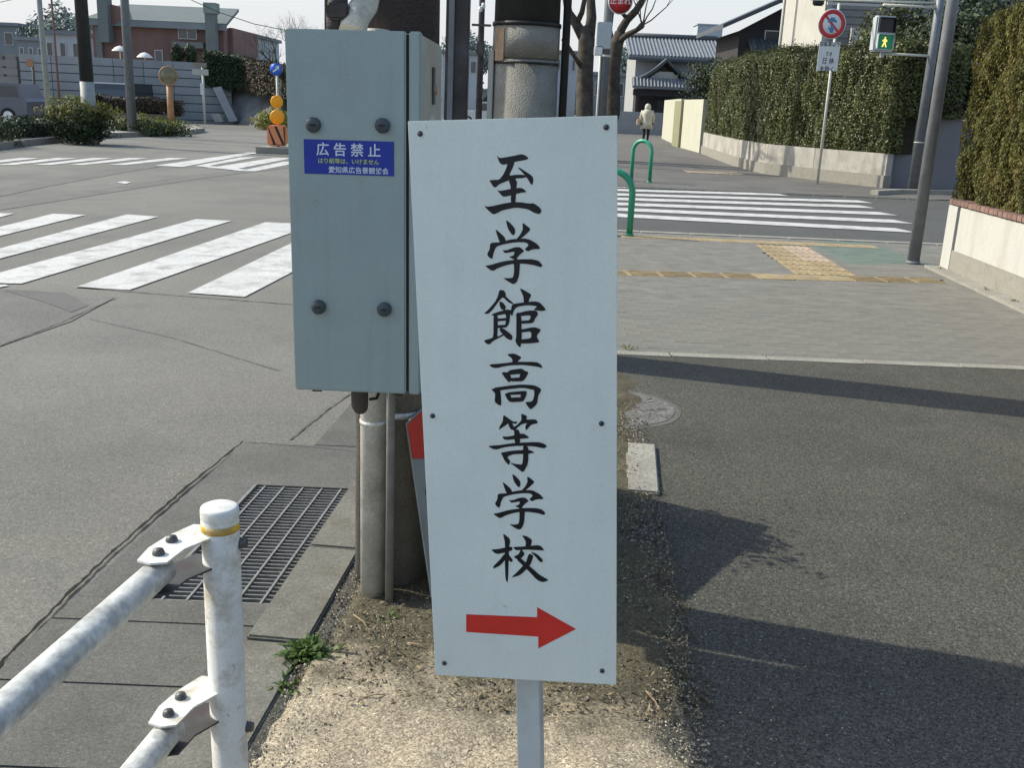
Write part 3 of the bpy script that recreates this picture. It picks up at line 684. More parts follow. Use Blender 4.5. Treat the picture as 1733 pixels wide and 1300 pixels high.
G_KOU = [[(365,700),(440,695),(505,730),(470,765),(455,790),(415,790),(420,745)],
 [(200,795),(330,785),(450,770),(640,772),(680,795),(698,830),(640,815),(520,800),(380,805),(270,830),(230,822)],
 [(315,865),(392,868),(412,930),(390,965),(350,920)], [(370,868),(400,845),(500,832),(532,850),(500,882),(385,892)],
 [(490,838),(570,865),(540,920),(515,950),(476,935),(490,882)], [(395,920),(485,913),(522,950),(400,952)],
 [(220,1020),(300,1010),(312,1060),(318,1170),(300,1172),(255,1140),(262,1060)],
 [(240,1010),(380,990),(500,978),(620,985),(685,1020),(640,1035),(520,1008),(380,1022),(280,1038)],
 [(620,990),(688,1025),(655,1080),(645,1160),(585,1210),(560,1180),(535,1140),(600,1135),(618,1090)],
 [(345,1060),(395,1062),(412,1110),(402,1142),(375,1120)], [(360,1052),(540,1035),(555,1055),(500,1070),(390,1076)],
 [(498,1045),(555,1050),(525,1130),(490,1110),(496,1070)], [(390,1100),(500,1094),(527,1135),(392,1142)]]
G_TOU = [[(260,50),(295,75),(330,100),(360,98),(355,115),(300,110),(270,130),(225,160),(235,130),(255,100)],
 [(292,100),(325,112),(338,150),(318,160),(300,135)],
 [(385,40),(430,60),(420,85),(490,82),(508,110),(460,120),(440,140),(420,165),(415,130),(430,108),(390,118),(360,140),(335,168),(315,140),(350,130),(390,90)],
 [(335,150),(375,160),(380,255),(340,256)], [(248,205),(300,205),(400,180),(450,215),(380,222),(270,230)],
 [(145,272),(240,265),(340,250),(500,243),(550,255),(570,275),(550,290),(480,275),(380,270),(280,278),(200,300)],
 [(240,320),(320,305),(440,298),(485,318),(440,328),(330,330),(285,350),(310,380),(300,408),(270,380),(255,345)],
 [(400,262),(440,280),(435,400),(400,462),(360,430),(305,390),(350,400),(395,405),(400,350)]]
G_KOU2 = [[(255,890),(310,935),(300,1000),(295,1180),(290,1248),(275,1220),(270,1100),(272,960)],
 [(170,1008),(220,1005),(320,985),(326,1012),(280,1028),(210,1042)], [(275,1030),(290,1060),(240,1120),(190,1145),(185,1130),(235,1080)],
 [(290,1035),(330,1085),(312,1100),(290,1072)], [(390,905),(430,915),(465,940),(450,1000),(415,1005),(420,950)],
 [(325,990),(420,985),(520,975),(552,1015),(500,1012),(420,1008),(350,1014)], [(385,1005),(415,1040),(370,1085),(330,1060),(370,1040)],
 [(450,1020),(500,1040),(540,1080),(535,1100),(515,1092),(490,1060)], [(440,1035),(475,1050),(450,1120),(380,1190),(315,1208),(360,1165),(420,1100)],
 [(350,1075),(380,1065),(440,1120),(520,1190),(585,1225),(540,1240),(500,1225),(430,1150)]]
def smooth_poly(P):              # two rounds of light corner cutting keep brush strokes soft
    for _ in range(1):
        Q = []
        for i in range(len(P)):
            a, c = P[i], P[(i + 1) % len(P)]; Q += [(a[0] * .82 + c[0] * .18, a[1] * .82 + c[1] * .18), (a[0] * .18 + c[0] * .82, a[1] * .18 + c[1] * .82)]
        P = Q
    return P
def glyph(polys, Z, name, aff=None):
    b = MB()
    for k, P in enumerate(polys):
        pts = []
        for x, y in smooth_poly(P):
            if aff: x, y = aff(x, y)
            lx, lz = s_loc(Z[0] + x / Z[2], Z[1] + y / Z[2]); pts.append(sw(lx, lz, .0004 + .00005 * k))
        b.quad(*pts)
    part(name, b, M['ink'], sg)
glyph(G_SHI, Z4, 'lettering'); glyph(G_GAKU, Z4, 'lettering'); glyph(G_KAN, Z5, 'lettering'); glyph(G_KOU, Z5, 'lettering'); glyph(G_TOU, Z6, 'lettering')
glyph(G_GAKU, Z6, 'lettering', lambda x, y: (185 + (x - 165) * .705, 470 + (y - 715) * .674)); glyph(G_KOU2, Z6, 'lettering')
b = MB(); b.quad(*[sw(*s_loc(*q), .0004) for q in ((789, 1040), (909, 1045), (909, 1028), (975, 1065), (911, 1098), (911, 1078), (789, 1070))]); part('arrow', b, M['red'], sg)
pxl, _z = s_loc(889, 1150)
pb = MB().box(SP + SR @ Vector((pxl, .047, -.45)), (.042, .042, 1.22), R=SR, bev=.002); part('post', pb, M['signpost'], sg)

# ================================================================== CONTROL BOX on the first utility pole
BR_ = euler_m(math.radians(-2.65), math.radians(-.8), math.radians(-.79)); BP = Vector((-.368, 2.242, 1.184)); BW, BH, BD = .296, .806, .37
def bw(x, z, y=0.0): return BP + BR_ @ Vector((x, y, z))
def b_loc(px_, py_, off=0.0):
    d = ray(px_, py_); n = BR_ @ Vector((0, 1, 0)); o = BP + n * off; t = (o - CAMP).dot(n) / d.dot(n); q = BR_.transposed() @ (CAMP + d * t - BP); return q.x, q.z
cb = thing('control_box', (BP.x, BP.y, .78), 'grey green steel control box with blue sticker mounted on the utility pole', 'control box')
xs_, _ = b_loc(689, 350)
part('door', MB().box(bw((-BW / 2 + xs_) / 2 - .0012, 0, .011), (xs_ + BW / 2 - .0035, .022, BH), R=BR_, bev=.0035), M['box'], cb)
part('gasket', MB().box(bw(xs_, 0, .016), (.006, .018, BH - .012), R=BR_), M['rubber'], cb)
part('box_flange', MB().box(bw((xs_ + BW / 2) / 2 + .0018, 0, .013), (BW / 2 - xs_ - .004, .026, BH), R=BR_, bev=.003), M['box'], cb)
part('body', MB().box(bw(0, 0, .027 + (BD - .027) / 2), (BW - .004, BD - .027, BH - .006), R=BR_, bev=.004), M['boxside'], cb)
for q in ((531, 211), (648, 212), (540, 519), (651, 523)):
    x, z = b_loc(*q); AX = BR_ @ Matrix.Rotation(math.pi / 2, 3, 'X')
    kn = part('fastener', MB().lathe(bw(x, z, .001), [(.0155, 0), (.0165, .002), (.0165, .010), (.014, .013), (.0001, .0132)], 20, axis=AX), M['knob'], cb)
    part('fastener_slot', MB().box(bw(x, z, -.0138), (.014, .0016, .003), R=BR_), M['rubber'], kn)
x0, z0 = b_loc(514, 235); x1, z1 = b_loc(667, 298)
sk = part('sticker', MB().box(bw((x0 + x1) / 2, (z0 + z1) / 2, -.0006), (x1 - x0, .0010, z0 - z1), R=BR_), M['blue'], cb)
scx, scz = (x0 + x1) / 2, (z0 + z1) / 2
def stw(cx, cz): return lambda x, y, zo: bw(cx + x, cz + y, -.0014)
cx, cz = b_loc(590, 255); add_text('広 告 禁 止', .030, stw(cx, cz), M['swhite'], sk)
cx, cz = b_loc(590, 273.5); add_text('はり紙等は、いけません', .0125, stw(cx, cz), M['syel'], sk)
cx, cz = b_loc(607, 289); add_text('愛知県広告景観協会', .0150, stw(cx, cz), M['swhite'], sk)
lx = BW / 2 - .002
part('latch_plate', MB().box(bw(lx + .002, .298, .21), (.004, .035, .085), R=BR_, bev=.0015), M['hpost'], cb)
part('latch', MB().lathe(bw(lx + .004, .290, .21), [(.012, 0), (.012, .006), (.0001, .008)], 12, axis=BR_ @ Matrix.Rotation(math.pi / 2, 3, 'Y')), M['orange_st'], cb)
part('side_label', MB().box(bw(lx + .001, .20, .19), (.002, .10, .06), R=BR_), M['cond'], cb)
for dx in (-.105, .09): part('foot_stud', MB().box(bw(dx, -BH / 2 - .006, .05), (.022, .03, .012), R=BR_), M['rubber'], cb)
ep = [bw(-.015, -.38, .10), bw(-.015, -.44, .10), bw(-.017, -.465, .11), bw(-.02, -.478, .13)]
part('cable_elbow', MB().tube(ep, [.021, .021, .021, .019], 14), M['elbow'], cb)
part('cable', MB().tube([bw(.03, -.40, .08), bw(.036, -.425, .08), bw(.03, -.44, .085), bw(.012, -.445, .09)], .004, 8), M['rubber'], cb)
part('shade_plate', MB().box(bw(.0, -.03, BD + .038), (.28, .072, BH + .02), R=BR_), M['galv'], cb)  # unseen backing plate added and sized to block light between box and pole

# utility pole one
P1 = Vector((-.352, 2.86, 0))
def ptaper(c, r0, z0, z1, n=40, extra=0): return MB().tube([(c.x, c.y, z0), (c.x, c.y, z1)], [r0 + extra - z0 / 150, r0 + extra - z1 / 150], n)
p1 = thing('utility_pole', P1, 'concrete utility pole with dark wrap behind the grey green control box', 'utility pole', None)
part('pole_shaft', ptaper(P1, .118, -.2, 9), M['pole'], p1)
part('pole_wrap', ptaper(P1, .118, 1.25, 3.6, extra=.008), M['wrap'], p1)
for zz in (.55, .98): part('pole_band', ptaper(P1, .118, zz, zz + .018, extra=.003), M['galv'], p1)
cf = g(631, 1008)
part('conduit', MB().tube([(cf.x, cf.y - .005, -.1), (cf.x, cf.y - .005, .93), (cf.x, cf.y + .02, 1.2), (cf.x, cf.y + .04, 1.62)], .0365, 20), M['cond'], p1)  # stretch behind the box is added, unseen, to fill the cast shadow
cf2 = g(658, 1026)
part('thin_conduit', MB().tube([(cf2.x, cf2.y + .01, -.1), (cf2.x, cf2.y + .01, 1.2)], .0125, 12), M['tube'], p1)
part('conduit_band', MB().tube([(cf.x, cf.y - .005, .55), (cf.x, cf.y - .005, .562)], .0385, 20), M['galv'], p1)
# conduits above the box
a = [at(596, 56, 2.62), at(603, 28, 2.65), at(617, 8, 2.68), at(626, -30, 2.70), at(628, -160, 2.74), at(628, -400, 2.78)]
part('upper_conduit', MB().tube(a, .034, 18), M['cond'], p1)
a = [at(570, 62, 2.66), at(571, 30, 2.66), at(572, -10, 2.66), at(574, -160, 2.68), at(574, -400, 2.70)]
part('dark_conduit', MB().tube(a, [.026, .028, .024, .024, .024], 14), M['wrap'], p1)
part('conduit_clamp', MB().box(at(575, 20, 2.64), (.055, .07, .04), bev=.006), M['hpost'], p1)
part('thin_riser', MB().tube([at(553, 55, 2.7), at(553, -150, 2.72)], .006, 8), M['elbow'], p1)
# leaning discarded board behind the sign
bd = thing('leaning_board', (-.05, 3.3, 0), 'white board with red corner leaning behind the pole, mostly hidden by the signboard', 'board')
q0, q1, q2, q3 = at(729, 1012, 2.66), Vector((.28, 3.72, .02)), Vector((.05, 3.62, .74)), at(686, 716, 2.70)
nrm = (q1 - q0).cross(q3 - q0).normalized() * .005
part('board_panel', MB().prism([q0, q1, q2, q3], nrm), M['pgrey'], bd)
fn = -nrm.normalized() if (CAMP - q0).dot(nrm) < 0 else nrm.normalized()
fo = q0 if (CAMP - q0).dot(nrm) < 0 else q0 + nrm
def bq(u, v, e=.001): 
    base = (q1 - q0) * u + ((q3 - q0) * (1 - u) + (q2 - q1) * u) * v; return fo + base + fn * e
part('red_corner', MB().quad(bq(.0, .99), bq(0, .80), bq(.10, .72), bq(.3, .84), bq(.3, .99)), M['red'], bd)
for k in range(4): part('lettering', MB().quad(bq(.05 + .015 * k, .60 - .12 * k), bq(.11 + .015 * k, .60 - .12 * k), bq(.10 + .015 * k, .55 - .12 * k), bq(.04 + .015 * k, .56 - .12 * k)), M['ink'], bd)
# withered shrub added out of sight behind the sign to cast a ragged shadow
ws = thing('added_shadow_shrub', (.0, 3.5, 0), 'withered shrub added behind the white signboard to cast a ragged shadow', 'shrub')
b = MB(); random.seed(11)
for _ in range(9):
    e_ = Vector((random.uniform(-.16, .16), random.uniform(-.2, .14), random.uniform(.5, .82))); b.tube([(.0, 3.5, 0), (e_.x * .5, 3.5 + e_.y * .5, e_.z * .55), (e_.x, 3.5 + e_.y, e_.z)], [.007, .005, .002], 5)
part('stems', b, M['bark'], ws)
P, N = blob_pts((-.02, 3.46, .58), (.19, .24, .24), 900, .3, .2); leaves('foliage', P, N, .045, M['leaf_b'], ws, asp=.5, kind='stuff')
# brown steel post
hp = thing('steel_post', (-.383, 5.86, 0), 'dark brown square steel post between the two utility poles', 'post')
part('post_shaft', MB().box((-.383, 5.86, 3.4), (.128, .128, 7.0), bev=.006), M['hpost'], hp)
part('edge_channel', MB().box((-.415, 5.788, 3.4), (.030, .016, 7.0)), M['lpole2'], hp)
part('base_plate', MB().box((-.383, 5.86, .012), (.24, .24, .02), bev=.003), M['galv'], hp)
# utility pole two
P2 = Vector((.0, 5.84, 0))
p2 = thing('utility_pole', P2, 'thick concrete utility pole with banded textured wrap behind the white signboard', 'utility pole', None)
part('pole_shaft', ptaper(P2, .188, -.2, 10), M['pole'], p2)
part('pole_cover', ptaper(P2, .188, .25, 1.68, extra=.008), M['pole2'], p2)
part('upper_cover', ptaper(P2, .188, 1.69, at(890, 42, 5.66).z, extra=.010), M['pole2'], p2)
zb = at(890, 40, 5.8).z
part('black_wrap', ptaper(P2, .188, zb, 4.0, extra=.006), M['wrapd'], p2)
part('steel_band', ptaper(P2, .188, zb - .014, zb + .006, extra=.016), M['m_black'], p2)
part('steel_band', ptaper(P2, .188, at(890, 107, 5.8).z - .006, at(890, 107, 5.8).z + .006, extra=.014), M['m_black'], p2)
part('cable_cover', MB().tube([(.222, 5.80, 0), (.216, 5.80, 3), (.20, 5.80, 7)], .022, 12), M['cable'], p2)
part('side_plate', MB().box(at(830, 150, 5.80), (.03, .10, .40), bev=.004), M['h_white'], p2)
part('paint_smear', ptaper(P2, .188, at(850, 112, 5.8).z, at(850, 48, 5.8).z, n=8), M['orange_st'], p2) if False else None
# orange faded mark wrapped on the pole
mk = MB(); r = .1955
za, zc = at(850, 105, 5.8).z, at(850, 48, 5.8).z
nseg = 6; v = []
for i in range(nseg + 1):
    t = math.radians(206 + 24 * i / nseg)
    for zz, jit in ((za, .01), (zc, .0)):
        rr = r - zz / 150 + .006; v.append((P2.x + rr * math.cos(t), P2.y + rr * math.sin(t), zz + random.uniform(-jit, jit)))
mk.add(v, [(2 * i, 2 * i + 2, 2 * i + 3, 2 * i + 1) for i in range(nseg)], True)
part('faded_orange_mark', mk, M['orange_st'], p2)

# ================================================================== GUARD RAIL
GP = Vector((-.4625, 1.48, 0)); gr_ = thing('guard_rail', GP, 'white guard rail post with two galvanised rails running out at lower left', 'guard rail')
part('rail_post', MB().lathe((GP.x, GP.y, 0), [(.0302, -.2), (.0302, .786), (.029, .788)], 36), M['gwhite'], gr_)
part('post_cap', MB().lathe((GP.x, GP.y, 0), [(.0302, .787), (.0306, .788), (.0306, .801), (.0292, .8055), (.0255, .8075), (.0001, .809)], 36), M['gwhite'], gr_)
part('reflective_band', MB().lathe((GP.x, GP.y, 0), [(.0302, .7665), (.0305, .7665), (.0305, .7795), (.0302, .7795)], 36), M['yband'], gr_)
part('post_bolt', MB().tube([(GP.x + .026, GP.y + .004, .741), (GP.x + .041, GP.y + .004, .741)], [.0105, .008], 12), M['bolt'], gr_)
part('post_bolt', MB().tube([(GP.x + .026, GP.y + .004, .395), (GP.x + .041, GP.y + .004, .395)], [.0105, .008], 12), M['bolt'], gr_)
def rail(za, dz, ):
    A = Vector((-.528, 1.395, za)); Bv = A + (Vector((-.585, 1.0, za + dz)) - A).normalized() * 3.2
    rl = part('rail', MB().tube([A, Bv], .0225, 28), M['galv'], gr_)
    # bracket: two shaped plates above and below, from post to rail end
    d = (Bv - A).normalized(); s = Vector((-d.y, d.x, 0)).normalized()
    if s.x > 0: s = -s
    p_in = Vector((GP.x, GP.y, za))
    for top in (1, -1):
        zo = .0245 * top
        e1 = A + d * .020
        poly = [p_in + Vector((-.004, .016, 0)), p_in + Vector((-.050, .022, 0)), A + s * .020 - d * .055, A + s * .027 - d * .01, A + s * .022 + d * .034, A + d * .040 - s * .002, A - s * .024 + d * .030, A - s * .028 - d * .02, p_in + Vector((-.006, -.027, 0))]
        poly = [Vector((q.x, q.y, za + zo)) for q in poly]
        br = part('bracket', MB().prism(poly, (0, 0, .0035 * top)), M['gwhite'] if top > 0 else M['hpost'], gr_)
        if top > 0:
            for q in (A - d * .040 + s * .004, A + d * .008 + s * .001):
                part('bolt', MB().lathe((q.x, q.y, za + zo + .0035), [(.0095, 0), (.0095, .003), (.0075, .008), (.003, .010), (.0001, .0102)], 14), M['bolt'], br)
rail(.735, 0.0); rail(.452, 0.0)

# ================================================================== RIGHT SIDE
def pole_thing(name, p, r0, r1, h, m, label, cat, group=None):
    t = thing(name, p, label, cat, group); part('shaft', MB().tube([(p[0], p[1], 0), (p[0], p[1], h)], [r0, r1], 20), m, t); return t
pa = g(1545, 446); pA = pole_thing('street_pole', (pa.x, pa.y, 0), .062, .052, 5.2, M['lpole2'], 'dark grey steel pole at the corner by the white garden wall', 'pole')
part('base_collar', MB().cyl((pa.x, pa.y, 0), .072, .03), M['lpole2'], pA)
pbv = g(1543, 326); pB = pole_thing('signal_pole', (pbv.x, pbv.y, 0), .095, .075, 5.4, M['lpole'], 'blue grey pole carrying the pedestrian signal across the side street', 'pole')
part('band', MB().cyl((pbv.x, pbv.y, 1.0), .10, .02), M['wpole'], pB)
for yy in (94, 12):
    a_ = at(1566 if yy == 94 else 1576, yy, pbv.y); c_ = at(1494, yy + (1 if yy > 50 else 4), 20.75)
    part('signal_arm', MB().tube([(pbv.x, pbv.y, a_.z), (c_.x, c_.y, a_.z)], .024, 10), M['wpole'], pB)
# upper arm reaching right to left overhead
ua = at(1490, 5, pbv.y); part('long_arm', MB().tube([(pbv.x, pbv.y, ua.z + .05), (at(1370, 8, pbv.y).x, pbv.y, ua.z + .02)], .02, 8), M['wpole'], pB)
s0, s1 = at(1481, 25, 20.6), at(1517, 88, 20.6); scx = (s0.x + s1.x) / 2 - .02; scz = (s0.z + s1.z) / 2; hh = (s0.z - s1.z); ww = .42
ps = thing('pedestrian_signal', (scx, 20.7, scz - hh / 2), 'pedestrian traffic signal showing a lit green walking figure', 'traffic signal')
RS = Matrix.Rotation(math.radians(10), 3, 'Z'); sc0 = Vector((scx, 20.7, scz))
part('housing', MB().box(sc0, (ww, .20, hh), R=RS, bev=.03), M['sigbody'], ps)
for k, (zz, m) in enumerate(((hh * .235, M['lens_off']), (-hh * .225, M['lens_on']))):
    ln = part('lens', MB().box(sc0 + RS @ Vector((0, -.103, zz)), (ww * .76, .012, hh * .39), R=RS, bev=.004), m, ps)
    hd = MB(); W_, H_ = ww * .80, hh * .41
    for c, d in (((0, -.14, zz + H_ / 2), (W_, .09, .012)), ((-W_ / 2, -.13, zz), (.012, .06, H_ - .014)), ((W_ / 2, -.13, zz), (.012, .06, H_ - .014))): hd.box(sc0 + RS @ Vector(c), d, R=RS)
    part('visor', hd, M['sigbody'] if k else M['lens_off'], ps)
    if k == 1:
        f = MB(); H3 = hh * .30
        def fp(x, z): return sc0 + RS @ Vector((x * H3, -.1105, zz + z * H3))
        f.quad(*[fp(.075 * math.cos(t), .39 + .085 * math.sin(t)) for t in [i * math.pi / 5 for i in range(10)]])
        f.quad(fp(-.09, .28), fp(.10, .28), fp(.28, .05), (fp(.20, .0)), fp(.12, .12), fp(.10, -.08), fp(.24, -.48), fp(.12, -.48), fp(.0, -.16), fp(-.16, -.48), fp(-.28, -.46), fp(-.11, -.06), fp(-.12, .12), fp(-.24, .02), fp(-.28, .10))
        part('walking_figure', f, M['lens_fig'], ln)
part('mount', MB().box(sc0 + Vector((.05, .05, -hh / 2 - .05)), (.06, .06, .1)), M['sigbody'], ps)
# no-entry style round sign on pole
pc = g(1383, 311); sp_ = pole_thing('road_sign', (pc.x, pc.y, 0), .030, .030, 3.75, M['wpole'], 'round red ringed road sign with white text plate on thin white pole by hedge', 'road sign')
dc = at(1408, 40, pc.y - .06); dR = Matrix.Rotation(math.radians(6), 3, 'Z'); AX = dR @ Matrix.Rotation(math.pi / 2, 3, 'X')
dsc = part('disc', MB().lathe(dc, [(.0001, -.006), (.30, -.006), (.305, -.003), (.305, .003), (.0001, .003)], 40, axis=AX), M['wsign'], sp_)
part('red_ring', MB().lathe(dc, [(.285, .0032), (.285, .006), (.205, .006), (.205, .0032)], 40, axis=AX), M['rsign'], dsc)
def dl(x, z, e=.008): return dc + dR @ Vector((x, -e, z))
part('red_slash', MB().quad(dl(-.16, .125, .0065), dl(-.125, .16, .0065), dl(.16, -.125, .0065), dl(.125, -.16, .0065)), M['rsign'], dsc)
def silh(pts, ox, oz, s): return MB().quad(*[dl(ox + x * s, oz + z * s) for x, z in pts])
part('vehicle_figure', silh([(-1, -.5), (-1, .1), (-.65, .2), (-.45, .65), (.45, .65), (.65, .2), (1, .1), (1, -.5), (.7, -.5), (.7, -.3), (-.7, -.3), (-.7, -.5)], 0, .07, .095), M['bfig'], dsc)
part('vehicle_figure', silh([(-.35, -1), (-.55, -.3), (-1, .2), (-.8, .35), (-.3, .0), (-.25, .5), (-.6, .7), (-.5, .85), (0, .75), (.5, .85), (.6, .7), (.25, .5), (.3, 0), (.8, .35), (1, .2), (.55, -.3), (.35, -1)], 0, -.09, .085), M['bfig'], dsc)
p0 = at(1389, 70, pc.y - .05); p3 = at(1401, 121, pc.y - .05)
pcn = at(1402, 95, pc.y - .05); ph_ = p0.z - p3.z; pw_ = .46
pl = part('text_plate', MB().box(pcn, (pw_, .01, ph_ * .98), R=dR, bev=.002), M['wsign'], sp_)
for s_, oz, sz in (('自転車以外', .24, .105), ('7-9', .04, .12), ('日 休', -.10, .14), ('を除く', -.27, .13)):
    add_text(s_, sz, lambda x, y, zo, oz=oz: pcn + dR @ Vector((x, -.008, oz + y)), M['ink'], pl, sx=.85)

# near white wall with brick coping, running toward the camera
wd = Vector((4.19 - 4.30, 8.10 - 10.12, 0)); wu = wd.normalized(); wn = Vector((wu.y, -wu.x, 0))
if wn.x < 0: wn = -wn
W0 = Vector((4.33, 10.12, 0)); WLEN = 13.0; WH = .70
def wp(s, t, z): return W0 + wu * s + wn * t + Vector((0, 0, z))
gw = thing('garden_wall', W0, 'white rendered garden wall with red brick coping under the clipped hedge', 'wall')
part('wall_base', MB().prism([wp(0.02, -.012, -.2), wp(WLEN, -.012, -.2), wp(WLEN, .19, -.2), wp(0.02, .19, -.2)], (0, 0, .42)), M['wall_b'], gw)
part('render_face', MB().prism([wp(.25, 0, .22), wp(WLEN, 0, .22), wp(WLEN, .18, .22), wp(.25, .18, .22)], (0, 0, WH - .22 - .055)), M['wall_w'], gw)
part('end_pier', MB().prism([wp(-.02, -.018, .0), wp(.22, -.018, .0), wp(.22, .20, .0), wp(-.02, .20, .0)], (0, 0, WH - .056)), M['wall_w'], gw)
part('coping_bed', MB().prism([wp(-.02, .01, WH - .054), wp(WLEN, .01, WH - .054), wp(WLEN, .19, WH - .054), wp(-.02, .19, WH - .054)], (0, 0, .012)), M['mortar'], gw)
bmb = MB(); bmb.box((0, 0, 0), (.235, .09, .045), R=Matrix.Identity(3), bev=0)
bme = bmb.mesh('coping_brick', M['brick'], Vector((0, 0, 0))); ang = math.atan2(wu.y, wu.x) + math.pi / 2
for k in range(70):
    p = wp(.03 + k * .1, .095, WH - .018); o = bpy.data.objects.new('coping_brick', bme); link(o, gw, p); o.rotation_euler = (0, random.uniform(-.02, .02), ang + random.uniform(-.02, .02))
part('wall_footing', MB().prism([wp(-.05, -.16, -.01), wp(WLEN, -.16, -.01), wp(WLEN, -.014, -.01), wp(-.05, -.014, -.01)], (0, 0, .035)), M['kerbw'], gw)
for k in range(9):
    p = wp(random.uniform(0, 3.6), -random.uniform(.03, .12), .02)
    if k % 3 == 0: weed(p, 14, .05, ['dry weed at the near foot of the white garden wall', 'dry weed midway along the foot of the white garden wall', 'dry weed by the corner of the white garden wall'][k // 3], M['dead'])
# clipped conifer hedge above it
hd = thing('hedge', wp(2, .7, 0), 'tall clipped yellow green conifer hedge on the white garden wall', 'hedge')
HT = 2.42
def htop(s): return HT + .06 * math.sin(s * 2.1) + .25 * min(1, s / 4)
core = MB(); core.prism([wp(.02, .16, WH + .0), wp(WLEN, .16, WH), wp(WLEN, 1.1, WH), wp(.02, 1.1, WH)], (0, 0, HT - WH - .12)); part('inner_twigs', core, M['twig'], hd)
n = 120000
s_ = RNG.beta(1.0, 2.4, n) * 8.0; z_ = RNG.uniform(WH - .02, 1, n); z_ = WH - .03 + RNG.uniform(0, 1, n) * (HT + .06 * np.sin(s_ * 2.1) + .25 * np.minimum(1, s_ / 4) - WH)
lump = .045 * np.sin(s_ * 9 + np.sin(z_ * 5) * 2) * np.cos(z_ * 3.1) + .035 * np.sin(z_ * 13 + s_ * 5) + .03 * np.sin(s_ * 23)
t_ = .06 - lump + RNG.uniform(0, .11, n)
Pn = np.array(W0) + s_[:, None] * np.array(wu) + t_[:, None] * np.array(wn); Pn[:, 2] = z_
leaves('foliage', Pn, np.tile(-np.array(wn) + np.array([0, 0, .25]), (n, 1)), .038, M['leaf_c'], hd, up=2.2, asp=.28, kind='stuff')
n = 22000   # end face and top
e_ = RNG.uniform(0, 1.1, n); ze = RNG.uniform(WH, HT, n)
Pe = np.array(W0) + (RNG.uniform(-.06, .05, n) + .04 * np.sin(ze * 8))[:, None] * np.array(wu) + e_[:, None] * np.array(wn); Pe[:, 2] = ze
leaves('end_foliage', Pe, np.tile(-np.array(wu), (n, 1)), .038, M['leaf_c'], hd, up=2.2, asp=.28, kind='stuff')
n = 30000; s_ = RNG.uniform(0, 8, n); e_ = RNG.uniform(.05, 1.1, n)
Pt = np.array(W0) + s_[:, None] * np.array(wu) + e_[:, None] * np.array(wn); Pt[:, 2] = HT + .06 * np.sin(s_ * 2.1) + .25 * np.minimum(1, s_ / 4) + RNG.normal(-.05, .05, n)
leaves('top_foliage', Pt, np.tile([0, 0, 1.0], (n, 1)), .04, M['leaf_c'], hd, up=1.5, asp=.28, kind='stuff')

# curved planter wall and photinia hedge beyond the side street
path = [Vector((7.87, 21.97, 0)), Vector((7.1, 23.6, 0)), Vector((6.35, 25.2, 0)), Vector((6.02, 26.6, 0)), Vector((6.0, 29, 0)), Vector((6.2, 33, 0)), Vector((6.38, 36.2, 0))]
path[0:3] = [Vector((7.87, 21.97, 0)), Vector((6.85, 23.9, 0)), Vector((6.1, 25.4, 0))]
def offs(path, d):
    out = []
    for i, p in enumerate(path):
        t = (path[min(i + 1, len(path) - 1)] - path[max(i - 1, 0)]).normalized(); n_ = Vector((t.y, -t.x, 0)); out.append(p + n_ * d)
    return out
inner = offs(path, 1); 
sgn = 1 if inner[3].x > path[3].x else -1
plw = thing('planter_wall', path[2], 'low weathered concrete planter wall bending round the corner under the large hedge', 'wall')
def strip(b, d0, d1, z0, z1):
    A, B_ = offs(path, d0 * sgn), offs(path, d1 * sgn)
    for i in range(len(path) - 1):
        b.prism([(A[i].x, A[i].y, z0), (A[i + 1].x, A[i + 1].y, z0), (B_[i + 1].x, B_[i + 1].y, z0), (B_[i].x, B_[i].y, z0)], (0, 0, z1 - z0))
    return b
part('plinth', strip(MB(), -.04, .2, -.2, .26), M['wall_b'], plw)
A_ = offs(path, 0); B_ = offs(path, .18 * sgn)
for i in range(len(path) - 1):
    a, c = Vector(A_[i]), Vector(A_[i + 1]); a2, c2 = Vector(B_[i]), Vector(B_[i + 1]); nseg = max(1, round((c - a).length / 1.9))
    for k in range(nseg):
        t0, t1 = k / nseg + .004, (k + 1) / nseg - .004
        part('wall_panel', MB().prism([a.lerp(c, t0) + Vector((0, 0, .261)), a.lerp(c, t1) + Vector((0, 0, .261)), a2.lerp(c2, t1) + Vector((0, 0, .261)), a2.lerp(c2, t0) + Vector((0, 0, .261))], (0, 0, .46)), M['plant_w'], plw)
lh = thing('hedge', path[3], 'large dark glossy leaved hedge rounded at its corner above the concrete planter', 'hedge')
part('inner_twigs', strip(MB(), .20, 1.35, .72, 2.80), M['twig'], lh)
seg = [(path[i + 1] - path[i]).length for i in range(len(path) - 1)]; tot = sum(seg); cum = np.cumsum([0] + seg)
